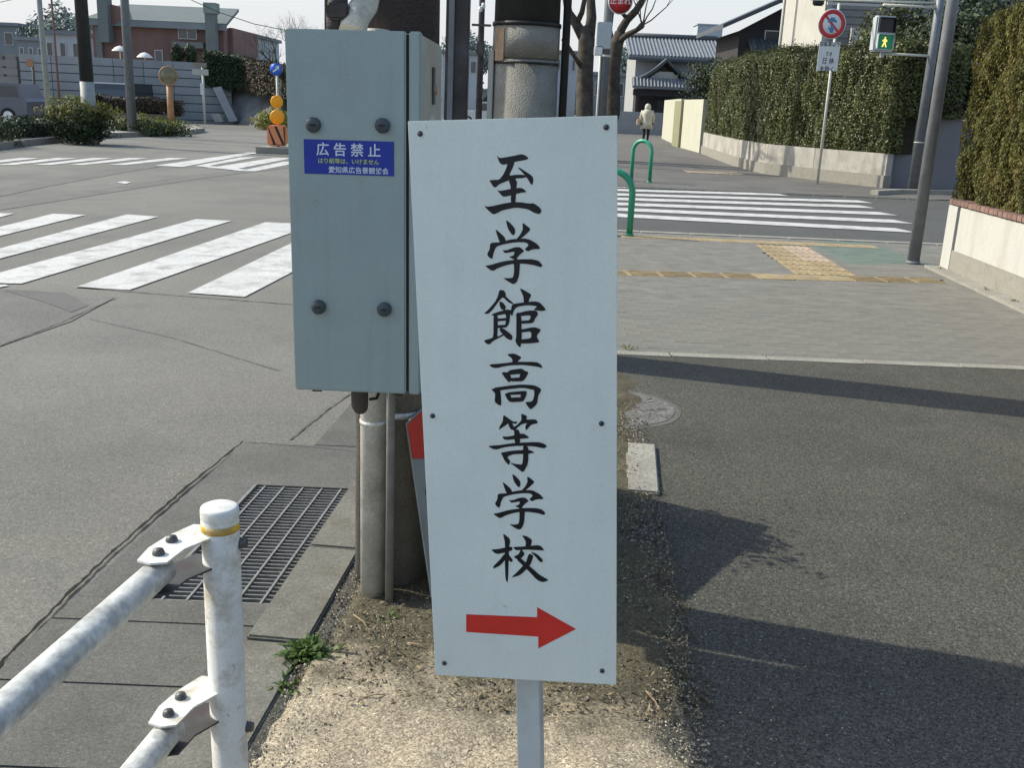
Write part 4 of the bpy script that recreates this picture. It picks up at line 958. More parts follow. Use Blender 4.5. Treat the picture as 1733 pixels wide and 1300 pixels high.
def hedge_pts(n, face='side'):
    s = RNG.uniform(-.1, tot, n); xs = np.interp(s, cum, [p.x for p in path]); ys_ = np.interp(s, cum, [p.y for p in path])
    i = np.clip(np.searchsorted(cum, s) - 1, 0, len(seg) - 1)
    nx = np.array([[(path[k + 1] - path[k]).normalized().y * sgn, -(path[k + 1] - path[k]).normalized().x * sgn] for k in range(len(seg))])[i]
    top = 3.0 + .04 * np.sin(s * 1.7) + .03 * np.sin(s * 5.3)
    if face == 'side':
        z = .74 + RNG.uniform(0, 1, n) * (top - .74); bulge = .045 * np.sin(s * 2.3 + z * 1.1) * np.cos(z * 2.7) + .03 * np.sin(s * 7 - z * 6) + .02 * np.sin(s * 19 + z * 3)
        rnd_ = np.clip((z - (top - .35)) / .35, 0, 1) ** 2 * .35
        d = .03 - bulge + RNG.uniform(0, .15, n) + rnd_; N = np.column_stack([-nx, np.full(n, .25)])
    elif face == 'top':
        d = RNG.uniform(.2, 1.5, n); z = top + RNG.normal(-.06, .07, n); N = np.tile([0, 0, 1.0], (n, 1))
    return np.column_stack([xs + nx[:, 0] * d, ys_ + nx[:, 1] * d, z]), N
P, N = hedge_pts(190000); leaves('foliage', P, N, .052, M['leaf_h'], lh, asp=.5, kind='stuff')
P, N = hedge_pts(45000, 'top'); leaves('top_foliage', P, N, .055, M['leaf_h'], lh, asp=.5, kind='stuff')
n = 9000; P = np.column_stack([RNG.uniform(7.8, 9.3, n), RNG.uniform(21.9, 22.2, n), RNG.uniform(1.45, 3.0, n)])
P[:, 2] = RNG.uniform(1.45, 3.0, n); keep = ~((P[:, 0] > 8.1) & (P[:, 2] < 1.5))
leaves('end_foliage', P[keep], np.tile([0, -1.0, .2], (keep.sum(), 1)), .08, M['leaf_h'], lh, asp=.5, kind='stuff')
n = 3000; P = np.column_stack([RNG.uniform(7.75, 8.15, n), RNG.uniform(22.0, 22.5, n), RNG.uniform(.76, 1.6, n)])
leaves('end_foliage', P, np.tile([-.4, -1.0, .2], (n, 1)), .08, M['leaf_h'], lh, asp=.5, kind='stuff')
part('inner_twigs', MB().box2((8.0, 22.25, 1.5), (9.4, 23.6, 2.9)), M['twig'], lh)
# grey drive wall
x0 = at(1503, 300, 22.3).x; x1 = at(1640, 300, 22.3).x
dw = thing('drive_wall', (x0, 22.3, 0), 'plain grey rendered wall at the driveway between hedge and signal pole', 'wall')
part('wall_face', MB().box2((x0, 22.3, -.1), (x1 + 3, 22.5, 1.47)), M['gatewall'], dw)
part('wall_cap', MB().box2((x0 - .02, 22.27, 1.471), (x1 + 3, 22.53, 1.51)), M['gatewall'], dw)
tr = thing('tree', (10.2, 24.6, 0), 'dark evergreen tree behind the grey drive wall', 'tree')
part('trunk', MB().tube([(10.2, 24.6, 0), (10.15, 24.5, 1.6), (10.3, 24.6, 3)], [.16, .12, .06], 10), M['bark'], tr)
P, N = blob_pts((10.4, 24.4, 2.9), (2.0, 1.6, 1.6), 16000, .18, .5); leaves('crown', P, N, .11, M['leaf_d'], tr, kind='stuff')
tr = thing('tree', (8.6, 25.6, 0), 'leafy evergreen shrub rising just behind the pedestrian signal', 'shrub')
part('trunk', MB().tube([(8.6, 25.6, 0), (8.6, 25.5, 2.8)], [.12, .05], 8), M['bark'], tr)
P, N = blob_pts((8.75, 25.4, 3.2), (.85, .8, 1.0), 6500, .2, .4); leaves('crown', P, N, .10, M['leaf_h'], tr, kind='stuff')
# cream wall and pier further along
cw = thing('boundary_wall', (6.4, 42, 0), 'cream rendered boundary wall with olive pier beyond the large hedge', 'wall')
part('wall_panel', MB().box2((6.35, 36.6, -.1), (6.6, 41.0, 1.85)), M['cream'], cw)
part('pier', MB().box2((6.25, 41.02, -.1), (6.7, 42.8, 1.80)), M['olive'], cw)
part('wall_panel', MB().prism([(6.5, 42.82, -.1), (7.2, 53, -.1), (7.45, 53, -.1), (6.75, 42.82, -.1)], (0, 0, 2.0)), M['cream'], cw)
lw = thing('low_wall', (5.6, 59, 0), 'low grey concrete wall in front of the tiled house, behind the walker', 'wall')
part('wall_panel', MB().box2((4.2, 59, -.2), (8.0, 59.25, 1.25)), M['h_grey'], lw)
part('wall_panel', MB().box2((8.02, 58.96, -.2), (10.6, 59.25, 1.15)), M['plant_w'], lw)
# green arch bollards
def arch(ax, ay, bx, by, h, label):
    t = thing('arch_barrier', (ax, ay, 0), label, 'barrier', 'green arch barriers beside the crosswalk')
    w_ = math.hypot(bx - ax, by - ay); r = w_ / 2; cx, cy = (ax + bx) / 2, (ay + by) / 2; ux, uy = (bx - ax) / w_, (by - ay) / w_
    pts = [(ax, ay, -.05), (ax, ay, h - r)] + [(cx - ux * r * math.cos(k * math.pi / 14), cy - uy * r * math.cos(k * math.pi / 14), h - r + r * math.sin(k * math.pi / 14)) for k in range(1, 14)] + [(bx, by, h - r), (bx, by, -.05)]
    part('hoop', MB().tube(pts, .038, 14), M['green'], t)
    for x, y in ((ax, ay), (bx, by)): part('foot_collar', MB().cyl((x, y, -.001), .05, .03, 16), M['green'], t)
a_, c_ = g(1068, 306), g(1099, 309); arch(a_.x, a_.y, c_.x, c_.y, .82, 'green hoop barrier at the far end of the side street crosswalk')
a_ = g(1065, 399); arch(a_.x - .48, a_.y + .12, a_.x, a_.y, .74, 'green hoop barrier half hidden behind the right edge of the signboard')
# walker
pp = Vector((5.27, 43.8, 0)); pr = thing('person', pp, 'person in a pale hooded coat and dark trousers walking away on the far sidewalk', 'person')
def skin_obj(name, verts, edges, radii, m, parent, sub=1):
    me = bpy.data.meshes.new(name); me.from_pydata([tuple(Vector(v) + pp - wloc(parent)) for v in verts], edges, []); me.materials.append(m)
    o = bpy.data.objects.new(name, me); link(o, parent, wloc(parent))
    sk_ = o.modifiers.new('skin', 'SKIN'); sk_.use_smooth_shade = True
    if not me.skin_vertices: me.skin_vertices.new()
    for i, r in enumerate(radii): me.skin_vertices[0].data[i].radius = (r, r) if not isinstance(r, tuple) else r
    me.skin_vertices[0].data[0].use_root = True
    ss = o.modifiers.new('sub', 'SUBSURF'); ss.levels = sub; ss.render_levels = sub
    return o
V = [(0, 0, .86), (0, 0, 1.1), (0, 0, 1.33), (0, -.01, 1.43), (0, -.03, 1.53), (0, -.03, 1.60), (-.09, 0, .82), (-.10, -.08, .46), (-.10, -.05, .08), (-.10, -.17, .04), (.09, 0, .82), (.10, .08, .46), (.10, .20, .10), (.10, .10, .04),
     (-.19, 0, 1.34), (-.25, -.02, 1.08), (-.24, -.10, .86), (-.24, -.13, .78), (.19, 0, 1.34), (.25, .03, 1.08), (.24, -.05, .86), (.24, -.08, .78)]
E_ = [(0, 1), (1, 2), (2, 3), (3, 4), (4, 5), (0, 6), (6, 7), (7, 8), (8, 9), (0, 10), (10, 11), (11, 12), (12, 13), (2, 14), (14, 15), (15, 16), (16, 17), (2, 18), (18, 19), (19, 20), (20, 21)]
Rr = [.13, .12, .13, .055, .095, .075, .09, .065, .045, .035, .09, .065, .045, .035, .06, .045, .035, .03, .06, .045, .035, .03]
skin_obj('body', V, E_, Rr, M['trouser'], pr, 2)
part('coat', MB().lathe(pp, [(.02, 1.44), (.12, 1.42), (.235, 1.34), (.245, 1.2), (.215, 1.05), (.23, .85), (.275, .62), (.24, .62), (.1, .64)], 20), M['coat'], pr)
part('sleeve', MB().tube([pp + Vector(v) for v in ((-.19, 0, 1.36), (-.27, -.02, 1.1), (-.25, -.12, .86))], [.075, .062, .05], 10), M['coat'], pr)
part('sleeve', MB().tube([pp + Vector(v) for v in ((.19, 0, 1.36), (.27, .03, 1.1), (.25, -.05, .86))], [.075, .062, .05], 10), M['coat'], pr)
part('hood', MB().lathe(pp + Vector((0, .0, 0)), [(.10, 1.40), (.135, 1.46), (.125, 1.55), (.09, 1.63), (.001, 1.665)], 14), M['hair'], pr)
bg_ = thing('shoulder_bag', pp + Vector((-.34, 0, .78)), 'small tan bag carried at the left side of the pale coated walker', 'bag')
part('bag_body', MB().box(pp + Vector((-.36, -.05, .88)), (.14, .28, .26), bev=.03), M['bag'], bg_)
part('bag_strap', MB().tube([pp + Vector((-.34, -.15, 1.0)), pp + Vector((-.30, -.05, 1.2)), pp + Vector((-.34, .06, 1.0))], .012, 6), M['bag'], bg_)

# ------------------------------------------------ houses on the right
def window(parent, x0, x1, z0, z1, y, rows=1, cols=2, face='y', m='glass'):
    fr = MB(); t = .05
    def bx(a, b_, c, d, y0, y1, mb):
        if face == 'y': mb.box2((a, y - y1, c), (b_, y - y0, d))
        else: mb.box2((y - y1, a, c), (y - y0, b_, d))
        return mb
    for a, b_, c, d in ((x0, x1, z1 - t, z1), (x0, x1, z0, z0 + t), (x0, x0 + t, z0 + t, z1 - t), (x1 - t, x1, z0 + t, z1 - t)): bx(a, b_, c, d, 0, .05, fr)
    for k in range(1, cols):
        xm = x0 + (x1 - x0) * k / cols; bx(xm - t / 2, xm + t / 2, z0 + t, z1 - t, 0, .045, fr)
    w_ = part('window', fr, M['frame'], parent); part('pane', bx(x0 + t, x1 - t, z0 + t, z1 - t, 0, .015, MB()), M[m], w_); return w_
def tiled_roof(parent, x0, x1, y0, z0, y1, z1, m, nrib, name='roof', th=.15):
    rf = part(name, MB().prism([(x0, y0, z0), (x1, y0, z0), (x1, y1, z1), (x0, y1, z1)], (0, 0, th)), m, parent)
    b = MB()
    for k in range(nrib):
        x = x0 + (x1 - x0) * (k + .5) / nrib; b.tube([(x, y0 - .02, z0 + th), (x, y1, z1 + th)], .07, 6, True, False)
    part('tile_ribs', b, m, rf, kind='stuff'); return rf
# tiled house
hx0, hx1 = at(1064, 100, 62).x, at(1226, 100, 62).x; hz0 = at(1140, 100, 62).z; hz1 = at(1140, 69, 65).z
h1 = thing('tiled_house', ((hx0 + hx1) / 2, 62, 0), 'grey walled Japanese house with ribbed tile roofs straight beyond the walker', 'house')
part('wall', MB().box2((hx0 + .5, 62.6, -.2), (hx1 - .3, 68, hz0 + .15)), M['h_grey'], h1)
tiled_roof(h1, hx0, hx1, 62, hz0, 65.2, hz1, M['tile'], 26)
part('ridge', MB().tube([(hx0 - .05, 65.2, hz1 + .25), (hx1 + .05, 65.2, hz1 + .25)], .16, 8), M['tiled'], h1)
part('eave', MB().box2((hx0, 61.95, hz0 - .12), (hx1, 62.1, hz0 + .02)), M['tiled'], h1)
# porch with curved gable
gx0, gx1 = at(1072, 142, 60.5).x, at(1172, 138, 60.5).x; gz = at(1120, 140, 60.5).z; gt = at(1128, 104, 60.5).z; gm = (gx0 + gx1) / 2 + .15
def curve_z(u): return gz + (gt - gz) * (1 - abs(u)) ** 1.35
for sgn_ in (-1, 1):
    b = MB(); n_ = 7
    for k in range(n_):
        u0, u1 = k / n_, (k + 1) / n_; xa = gm + sgn_ * u0 * (gx1 - gx0) / 2; xb = gm + sgn_ * u1 * (gx1 - gx0) / 2
        b.prism([(xa, 60.5, curve_z(u0)), (xb, 60.5, curve_z(u1)), (xb, 60.5, curve_z(u1) + .2), (xa, 60.5, curve_z(u0) + .2)], (0, 2.4, 0))
    part('porch_roof', b, M['tiled'], h1)
tiled_roof(h1, gx0 - .1, gx1 + .1, 60.0, gz - .35, 60.6, gz + .15, M['tile'], 18, 'lower_roof', .10)
part('gable_wall', MB().prism([(gx0 + .5, 60.75, gz), (gx1 - .5, 60.75, gz), (gm + .4, 60.75, gt - .55), (gm - .4, 60.75, gt - .55)], (0, .2, 0)), M['h_white'], h1)
part('porch_beam', MB().box2((gx0, 60.3, gz - .75), (gx1, 60.5, gz - .4)), M['h_dark'], h1)
part('porch_wall', MB().box2((gx0 + .3, 61.4, -.1), (gx1 - .1, 62.5, gz - .4)), M['h_dark'], h1)
part('door', MB().box2((gm - .3, 61.33, 0), (gm + .7, 61.39, 1.95)), M['glass'], h1)
part('door_curtain', MB().box2((gm + 1.0, 61.30, .9), (gm + 1.45, 61.38, 1.9)), M['frame'], h1)
for px_ in (gx0 + .25, gx1 - .25): part('porch_post', MB().box2((px_ - .08, 60.35, -.1), (px_ + .08, 60.5, gz - .75)), M['bark'], h1)
window(h1, hx0 + .8, hx0 + 2.2, 2.6, 3.4, 62.6)
# dark gabled house
d0 = at(1222, 48, 46); d1 = at(1336, 0, 46)
h2 = thing('dark_house', (d0.x + 2.5, 48, 0), 'dark walled house with wide low roof behind the left part of the hedge', 'house')
part('wall', MB().box2((d0.x + .9, 46.6, -.2), (d0.x + 6.5, 52, d0.z)), M['h_dark'], h2)
zt = at(1300, 2, 46).z
rf = part('roof', MB().prism([(d0.x, 45.8, d0.z), (d0.x + 4.0, 45.8, zt + .7), (d0.x + 8.0, 45.8, d0.z), (d0.x + 8.0, 45.8, d0.z + .18), (d0.x + 4.0, 45.8, zt + .9), (d0.x, 45.8, d0.z + .18)], (0, 7, 0)), M['tiled'], h2)
part('gable_wall', MB().prism([(d0.x + .9, 46.65, d0.z), (d0.x + 7.2, 46.65, d0.z), (d0.x + 4.0, 46.65, zt + .55)], (0, .2, 0)), M['h_dark'], h2)
tiled_roof(h2, d0.x + 1.3, d0.x + 5, 45.6, at(1260, 86, 45.6).z, 46.6, at(1260, 68, 46.6).z, M['tiled'], 10, 'lower_roof', .1)
window(h2, d0.x + 2.0, d0.x + 3.4, 4.0, 5.0, 46.6)
# white house
wx0 = at(1322, 60, 34).x; wx1 = at(1392, 60, 34).x; wx2 = at(1600, 60, 34).x
h3 = thing('white_house', ((wx0 + wx2) / 2, 36, 0), 'off white and grey sided house rising behind the round road sign', 'house')
wB = at(1319, 60, 39.5)
part('white_wall', MB().prism([(wx1 - .02, 34, -.1), (wx1 + .10, 34, -.1), (wB.x + 4, 39.5, -.1), (wB.x, 39.5, -.1)], (0, 0, 8.1)), M['h_white'], h3)
def ww_(t): return wx1 - .02 + (wB.x - wx1 + .02) * t - .05, 34 + 5.5 * t
part('downpipe', MB().tube([(*ww_(.93), 0), (*ww_(.93), 8)], .05, 8), M['frame'], h3)
part('downpipe', MB().tube([(*ww_(.62), 0), (*ww_(.62), 8)], .035, 8), M['frame'], h3)
nb_ = 30
part('siding_wall', MB().prism([(wx1 + .12, 34.3, -.1), (wx2 + 4, 34.3, -.1), (wx2 + 6, 41, -.1), (wx1 * 1.22 + .1, 41, -.1)], (0, 0, 8.1)), M['h_sid'], h3)
for k in range(22):
    z = 2.6 + k * .22; part('siding_board', MB().prism([(wx1 + .01, 34.30, z), (wx1 + .01, 34.255, z), (wx1 + .01, 34.285, z + .215), (wx1 + .01, 34.30, z + .215)], (wx2 + 4 - wx1, 0, 0)), M['h_sid'], h3)
bz = at(1440, 66, 33.6).z
part('balcony_wall', MB().box2((at(1440, 60, 33.4).x, 33.4, at(1440, 74, 33.4).z - 1.2), (wx2 + 1, 33.5, at(1440, 46, 33.4).z)), M['h_white'], h3)
part('balcony_rail', MB().box2((at(1400, 10, 33.4).x, 33.38, at(1440, 6, 33.4).z - .05), (wx2 + 1, 33.46, at(1440, 6, 33.4).z + .03)), M['frame'], h3)
part('wall_lamp', MB().box(at(1385, 3, 33.9), (.35, .16, .22), bev=.04), M['h_dark'], h3)
window(h3, wx1 + 3.4, wx1 + 4.9, 4.2, 5.2, 34.25)
# water tank far
tkp = at(1200, 70, 110); tk = thing('distant_tower_block', (tkp.x, 110, 0), 'pale blue distant block rising behind the tiled house roof', 'building')
part('wall', MB().box2((tkp.x - 1.3, 110, 0), (tkp.x + 1.3, 113, at(1200, 42, 110).z)), M['far_b'], tk)
part('roof_slab', MB().box2((tkp.x - 1.4, 109.9, at(1200, 42, 110).z + .002), (tkp.x + 1.4, 113.1, at(1200, 40, 110).z)), M['far_b'], tk)
# tree mass between house and hedge
tr = thing('shrub', (8.4, 47, 0), 'dark leafy garden shrub between the tiled house and the large hedge', 'shrub')
part('trunk', MB().tube([(8.4, 47, 0), (8.4, 47, 2.4)], [.1, .05], 8), M['bark'], tr)
P, N = blob_pts((8.6, 47, 2.6), (1.5, 1.5, 1.2), 5000, .25, .4); leaves('crown', P, N, .14, M['leaf_d'], tr, kind='stuff')

# ------------------------------------------------ bare trees
def grow(b, p, d, r, L, depth, knob=False, spread=.55, upb=.12):
    pts = [p]; rs = [r]; q = p.copy(); dd = d.copy()
    for i in range(3):
        dd = (dd + Vector((random.gauss(0, .13), random.gauss(0, .13), random.gauss(0, .06) + upb * .5))).normalized(); q = q + dd * L / 3; pts.append(q.copy()); rs.append(r * (1 - .13 * (i + 1)))
    b.tube(pts, rs, 8 if r > .05 else 5)
    if depth == 0:
        if knob:
            b.lathe(q - Vector((0, 0, r * .6)), [(.001, 0), (r * 1.3, r * .5), (r * 1.3, r * 1.1), (.001, r * 1.6)], 7)
            for _ in range(5):
                e = (dd + Vector((random.gauss(0, .8), random.gauss(0, .8), random.uniform(.1, .9)))).normalized(); b.tube([q, q + e * L * random.uniform(.25, .6)], [r * .22, r * .06], 4)
        return
    for k in range(random.choice((2, 3)) if depth > 1 else 3):
        a = Vector((random.gauss(0, spread), random.gauss(0, spread), random.uniform(-.05, .35)))
        grow(b, q, (dd + a).normalized(), rs[-1] * random.uniform(.62, .8), L * random.uniform(.6, .85), depth - 1, knob, spread, upb)
def bare(p, r, h, label, lean=(0, 0), L=1.5, depth=3, knob=True, m='bark', spread=.6, group=None):
    t = thing('bare_tree', p, label, 'tree', group); p = Vector(p); top = p + Vector((lean[0], lean[1], h))
    part('trunk', MB().tube([p - Vector((0, 0, .2)), p + Vector((lean[0] * .2, 0, h * .35)), p + Vector((lean[0] * .6, 0, h * .7)), top], [r * 1.15, r, r * .92, r * .85], 12), M[m], t)
    b = MB()
    for k in range(4):
        a = 2 * math.pi * k / 4 + random.uniform(-.4, .4)
        grow(b, top - Vector((0, 0, r)), Vector((math.cos(a) * .75, math.sin(a) * .75, .75)).normalized(), r * .62, L, depth, knob, spread)
    part('branches', b, M[m], t); return t
ta = at(991, 190, 28); tb_ = at(1040, 190, 28.6)
random.seed(21)
t1 = thing('bare_tree', (ta.x, 28, 0), 'bare plane tree with forked trunk left of the street pole, above the signboard', 'tree')
def limb(parent, ptsr, m='bark', name='limb', n=10):
    part(name, MB().tube([at(x, y, Y) for x, y, Y, r in ptsr], [r for *_, r in ptsr], n), M[m], parent)
part('trunk', MB().tube([(ta.x, 28, -.1), at(989, 190, 28), at(990, 120, 28), at(993, 65, 28), at(985, 45, 28)], [.27, .235, .22, .22, .15], 12), M['bark'], t1)
limb(t1, [(992, 70, 28, .17), (975, 40, 28, .13), (962, 20, 27.9, .11), (957, -10, 27.8, .10), (940, -60, 27.7, .07)])
limb(t1, [(997, 60, 28, .16), (1001, 30, 28.2, .14), (1000, 0, 28.3, .12), (1010, -60, 28.4, .08)])
limb(t1, [(975, 42, 28, .08), (985, 20, 27.8, .07), (990, -5, 27.6, .06)], name='branch')
limb(t1, [(992, 125, 28, .07), (972, 95, 27.7, .055), (958, 72, 27.5, .05), (953, 66, 27.4, .06)], name='branch')
b = MB()
for q in (at(957, -10, 27.8), at(1000, 0, 28.3), at(940, -60, 27.7), at(1010, -60, 28.4)):
    for _ in range(6): grow(b, q, Vector((random.gauss(0, .7), random.gauss(0, .5), .7)).normalized(), .04, .75, 2, False)
part('twigs', b, M['bark'], t1)
t2 = thing('bare_tree', (tb_.x, 28.6, 0), 'bare plane tree with knobbly limb reaching right of the street pole', 'tree')
part('trunk', MB().tube([(tb_.x - .34, 28.6, -.1), (tb_.x - .26, 28.6, .5), at(1036, 190, 28.6), at(1037, 120, 28.6), at(1043, 75, 28.6), at(1050, 55, 28.6)], [.25, .24, .225, .20, .19, .15], 12), M['bark'], t2)
limb(t2, [(1046, 68, 28.6, .15), (1052, 48, 28.6, .12), (1062, 32, 28.5, .11), (1076, 18, 28.3, .10), (1088, -2, 28.2, .08), (1100, -30, 28.2, .06)])
limb(t2, [(1044, 72, 28.6, .10), (1062, 58, 28.3, .075), (1078, 50, 28.2, .065), (1086, 43, 28.1, .085), (1090, 41, 28.1, .05)])
limb(t2, [(1036, 90, 28.6, .12), (1030, 50, 28.8, .10), (1034, 20, 28.8, .09), (1030, -20, 28.8, .07)])
limb(t2, [(1062, 32, 28.5, .06), (1052, 20, 28.4, .05), (1046, 4, 28.3, .045)], name='branch')
b = MB()
for q in (at(1088, -2, 28.2), at(1100, -30, 28.2), at(1030, -20, 28.8), at(1046, 4, 28.3), at(1088, 42, 28.1)):
    for _ in range(5): grow(b, q, Vector((random.gauss(.25, .6), random.gauss(0, .5), .45)).normalized(), .022, .3 if q.z < 3.5 else .75, 1 if q.z < 3.5 else 2, False)
part('twigs', b, M['bark'], t2)
# street pole with box and red disc
p3 = at(1019, 190, 26); sp3 = pole_thing('street_pole', (p3.x, 26, 0), .115, .10, 7, M['lpole'], 'grey street pole with pale equipment box between the two bare plane trees', 'pole')
bx3 = at(1022, 60, 25.8)
part('equipment_box', MB().box(bx3, (.36, .26, .62), bev=.02), M['sigbody'], sp3)
part('equipment_box', MB().box(bx3 + Vector((-.12, -.05, -.36)), (.2, .2, .22), bev=.02), M['wsign'], sp3)
part('band', MB().cyl((p3.x, 26, at(1019, 96, 26).z), .122, .05), M['wsign'], sp3)
part('side_pipe', MB().tube([(p3.x - .13, 25.95, 0), (p3.x - .13, 25.95, 3)], .03, 8), M['wpole'], sp3)
rd = at(1050, 2, 25.8); rs_ = thing('round_red_sign', (rd.x, 25.8, rd.z - .3), 'round red sign with white letters cut off by the top edge of the view', 'sign')
AX2 = Matrix.Rotation(math.pi / 2, 3, 'X')
dd_ = part('disc', MB().lathe(rd, [(.0001, -.006), (.30, -.006), (.30, .003), (.0001, .003)], 32, axis=AX2), M['wsign'], rs_)
part('red_face', MB().lathe(rd, [(.0001, .0035), (.275, .0035), (.0001, .0036)], 32, axis=AX2), M['rsign'], dd_)
add_text('止まれ', .17, lambda x, y, zo: rd + Vector((x, -.009, y)), M['wsign'], dd_)
part('sign_arm', MB().tube([(p3.x, 26, rd.z + .1), (rd.x, 25.83, rd.z + .1)], .02, 8), M['galv'], rs_)
# thin distant pole between steel post and pole two
q = at(813, 100, 30); dpole = pole_thing('utility_pole', (q.x, 30, 0), .10, .07, 8, M['hpost'], 'thin distant pole with a small transformer seen between steel post and thick pole', 'utility pole')
part('transformer', MB().box(at(813, 82, 29.9), (.22, .22, .38), bev=.03), M['elbow'], dpole)
part('cross_arm', MB().box(at(815, 42, 29.9), (.55, .08, .06)), M['elbow'], dpole)
for k, (x, y) in enumerate(((813, 20), (818, 14))): part('insulator', MB().lathe(at(x, y, 29.8), [(.02, 0), (.06, .05), (.05, .14), (.01, .16)], 10), M['wsign'], dpole)

# ================================================================== LEFT SIDE
# corner verge with kerb
vg = [(-30, 21.5), (-12.2, 22.6), (-12.7, 26.0), (-12.9, 31.0), (-12.0, 36.6), (-12.2, 39), (-16, 46), (-30, 46)]
b = MB(); b.prism([(x, y, -.3) for x, y in vg], (0, 0, .34)); pv = struct('corner_pavement', b, M['brightpave'])
b = MB()
for i in range(1, 6):
    a, c = Vector((*vg[i], 0)), Vector((*vg[i + 1], 0)); n_ = max(1, int((c - a).length / 1.0)); s_v = (c - a).normalized(); nn = Vector((s_v.y, -s_v.x, 0)) * .08
    for k in range(n_):
        p0, p1_ = a.lerp(c, k / n_ + .006), a.lerp(c, (k + 1) / n_ - .006)
        part('kerb_stone', MB().prism([p0 - nn + Vector((0, 0, -.2)), p1_ - nn + Vector((0, 0, -.2)), p1_ + nn + Vector((0, 0, -.2)), p0 + nn + Vector((0, 0, -.2))], (0, 0, .255)), M['wall_b'], pv)
def low_hedge(poly_c, size, n, m, label, name='low_hedge', leaf=.09, cat='hedge', core=True, up=.6):
    t = thing(name, (poly_c[0], poly_c[1], 0), label, cat)
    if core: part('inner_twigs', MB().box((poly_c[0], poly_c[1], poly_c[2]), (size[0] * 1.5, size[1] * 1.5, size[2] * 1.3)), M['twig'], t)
    d = RNG.uniform(-1, 1, (n, 3)); k = np.abs(d).max(1, keepdims=True); d = d / k * RNG.uniform(.86, 1.02, (n, 1)) 
    P = np.array(poly_c) + d * np.array(size) * (1 + .06 * np.sin(d[:, :1] * 17 + poly_c[0])); P[:, 2] += .05 * np.sin(P[:, 0] * 3)
    leaves('foliage', P, d, leaf, m, t, up=up, kind='stuff'); return t
low_hedge((-15.2, 24.2, .25), (2.6, 1.2, .32), 9000, M['leaf_d'], 'low dark green hedge at the far left corner of the crossing')
low_hedge((-13.6, 28.0, .22), (.6, 2.4, .28), 3500, M['leaf_d'], 'low dark shrub strip running along the kerb behind the bush')
t = thing('bush', (-12.2, 27.4, 0), 'rounded yellow green bush at the foot of the half painted utility pole', 'bush')
part('stems', MB().tube([(-12.2, 27.4, 0), (-12.2, 27.4, .8)], .05, 6).tube([(-12.2, 27.4, 0), (-11.9, 27.3, .9)], .04, 6), M['bark'], t)
P, N = blob_pts((-11.95, 27.6, .42), (.88, .75, .52), 7000, .15, .5); leaves('foliage', P, N, .085, M['leaf_d'], t, kind='stuff')
P, N = blob_pts((-12.0, 27.6, .72), (.95, .7, .42), 2600, .3, .6); leaves('shoots', P, N, .12, M['leaf_y'], t, up=1.8, asp=.25, kind='stuff')
t = thing('bush', (-12.9, 34, 0), 'low spreading green shrub at the foot of the blue grey lamp pole', 'bush')
P, N = blob_pts((-12.75, 34.6, .12), (1.35, 1.4, .36), 5000, .2, .5); leaves('foliage', P, N, .10, M['leaf_d'], t, kind='stuff')
P, N = blob_pts((-12.75, 34.6, .25), (1.3, 1.2, .32), 1700, .3, .6); leaves('shoots', P, N, .13, M['leaf_y'], t, up=1.8, asp=.25, kind='stuff')
t = thing('bush', (-9.5, 43, 0), 'small yellowish shrub near the traffic island under the dark hedge', 'bush')
P, N = blob_pts((-10.6, 44.5, .25), (1.2, 1.2, .55), 3500, .25, .5); leaves('foliage', P, N, .12, M['leaf_y'], t, kind='stuff')
# poles on the left
q = at(150, 180, 27.6); up_ = thing('utility_pole', (q.x, 27.6, 0), 'dark utility pole with pale painted foot rising from the rounded bush', 'utility pole')
zs = at(150, 138, 27.6).z
part('dark_shaft', MB().tube([(q.x, 27.6, zs), (q.x, 27.6, 9)], [.175, .13], 16), M['wrapd'], up_)
part('pale_foot', MB().tube([(q.x, 27.6, -.1), (q.x, 27.6, zs)], [.19, .18], 16), M['pgrey'], up_)
part('orange_band', MB().tube([(q.x, 27.6, .62), (q.x, 27.6, .95)], [.195, .194], 16), M['orange_st'], up_)
q = at(224, 215, 33.5); lp = pole_thing('lamp_pole', (q.x, 33.5, 0), .15, .115, 8, M['lpole'], 'blue grey steel lamp pole left of the orange mirror', 'lamp pole')
q = at(84, 210, 32); lp = pole_thing('thin_pole', (q.x, 32, 0), .085, .07, 7, M['pgrey'], 'thin pale grey pole near the left edge by the dark hedge', 'pole')
q = at(92, 60, 46); pole_thing('flag_pole', (q.x, 46, 0), .05, .04, 8, M['bwall'], 'very thin reddish pole behind the retaining wall at left', 'pole')
q = at(57, 130, 43); osn = pole_thing('orange_sign', (q.x, 43, 0), .06, .05, 2.3, M['elbow'], 'small orange sign on a dark post at the left end of the wall', 'sign')
part('sign_plate', MB().box(at(50, 106, 42.9), (.30, .03, .30), bev=.01), M['orange_d'], osn)
# mirror
q = at(290, 205, 43.8); mr_ = pole_thing('traffic_mirror', (q.x, 43.8, 0), .14, .13, 1.75, M['orange_d'], 'round traffic mirror on an orange post in front of the retaining wall', 'mirror')
mcv = at(285, 128, 43.7)
part('mirror_hood', MB().lathe(mcv, [(.36, -.12), (.40, .05), (.36, .06), (.33, .0), (.0001, -.02)], 24, axis=Matrix.Rotation(math.pi / 2, 3, 'X')), M['orange_d'], mr_)
part('mirror_face', MB().lathe(mcv, [(.34, .045), (.2, .08), (.0001, .10)], 24, axis=Matrix.Rotation(math.pi / 2, 3, 'X')), M['mirror'], mr_)
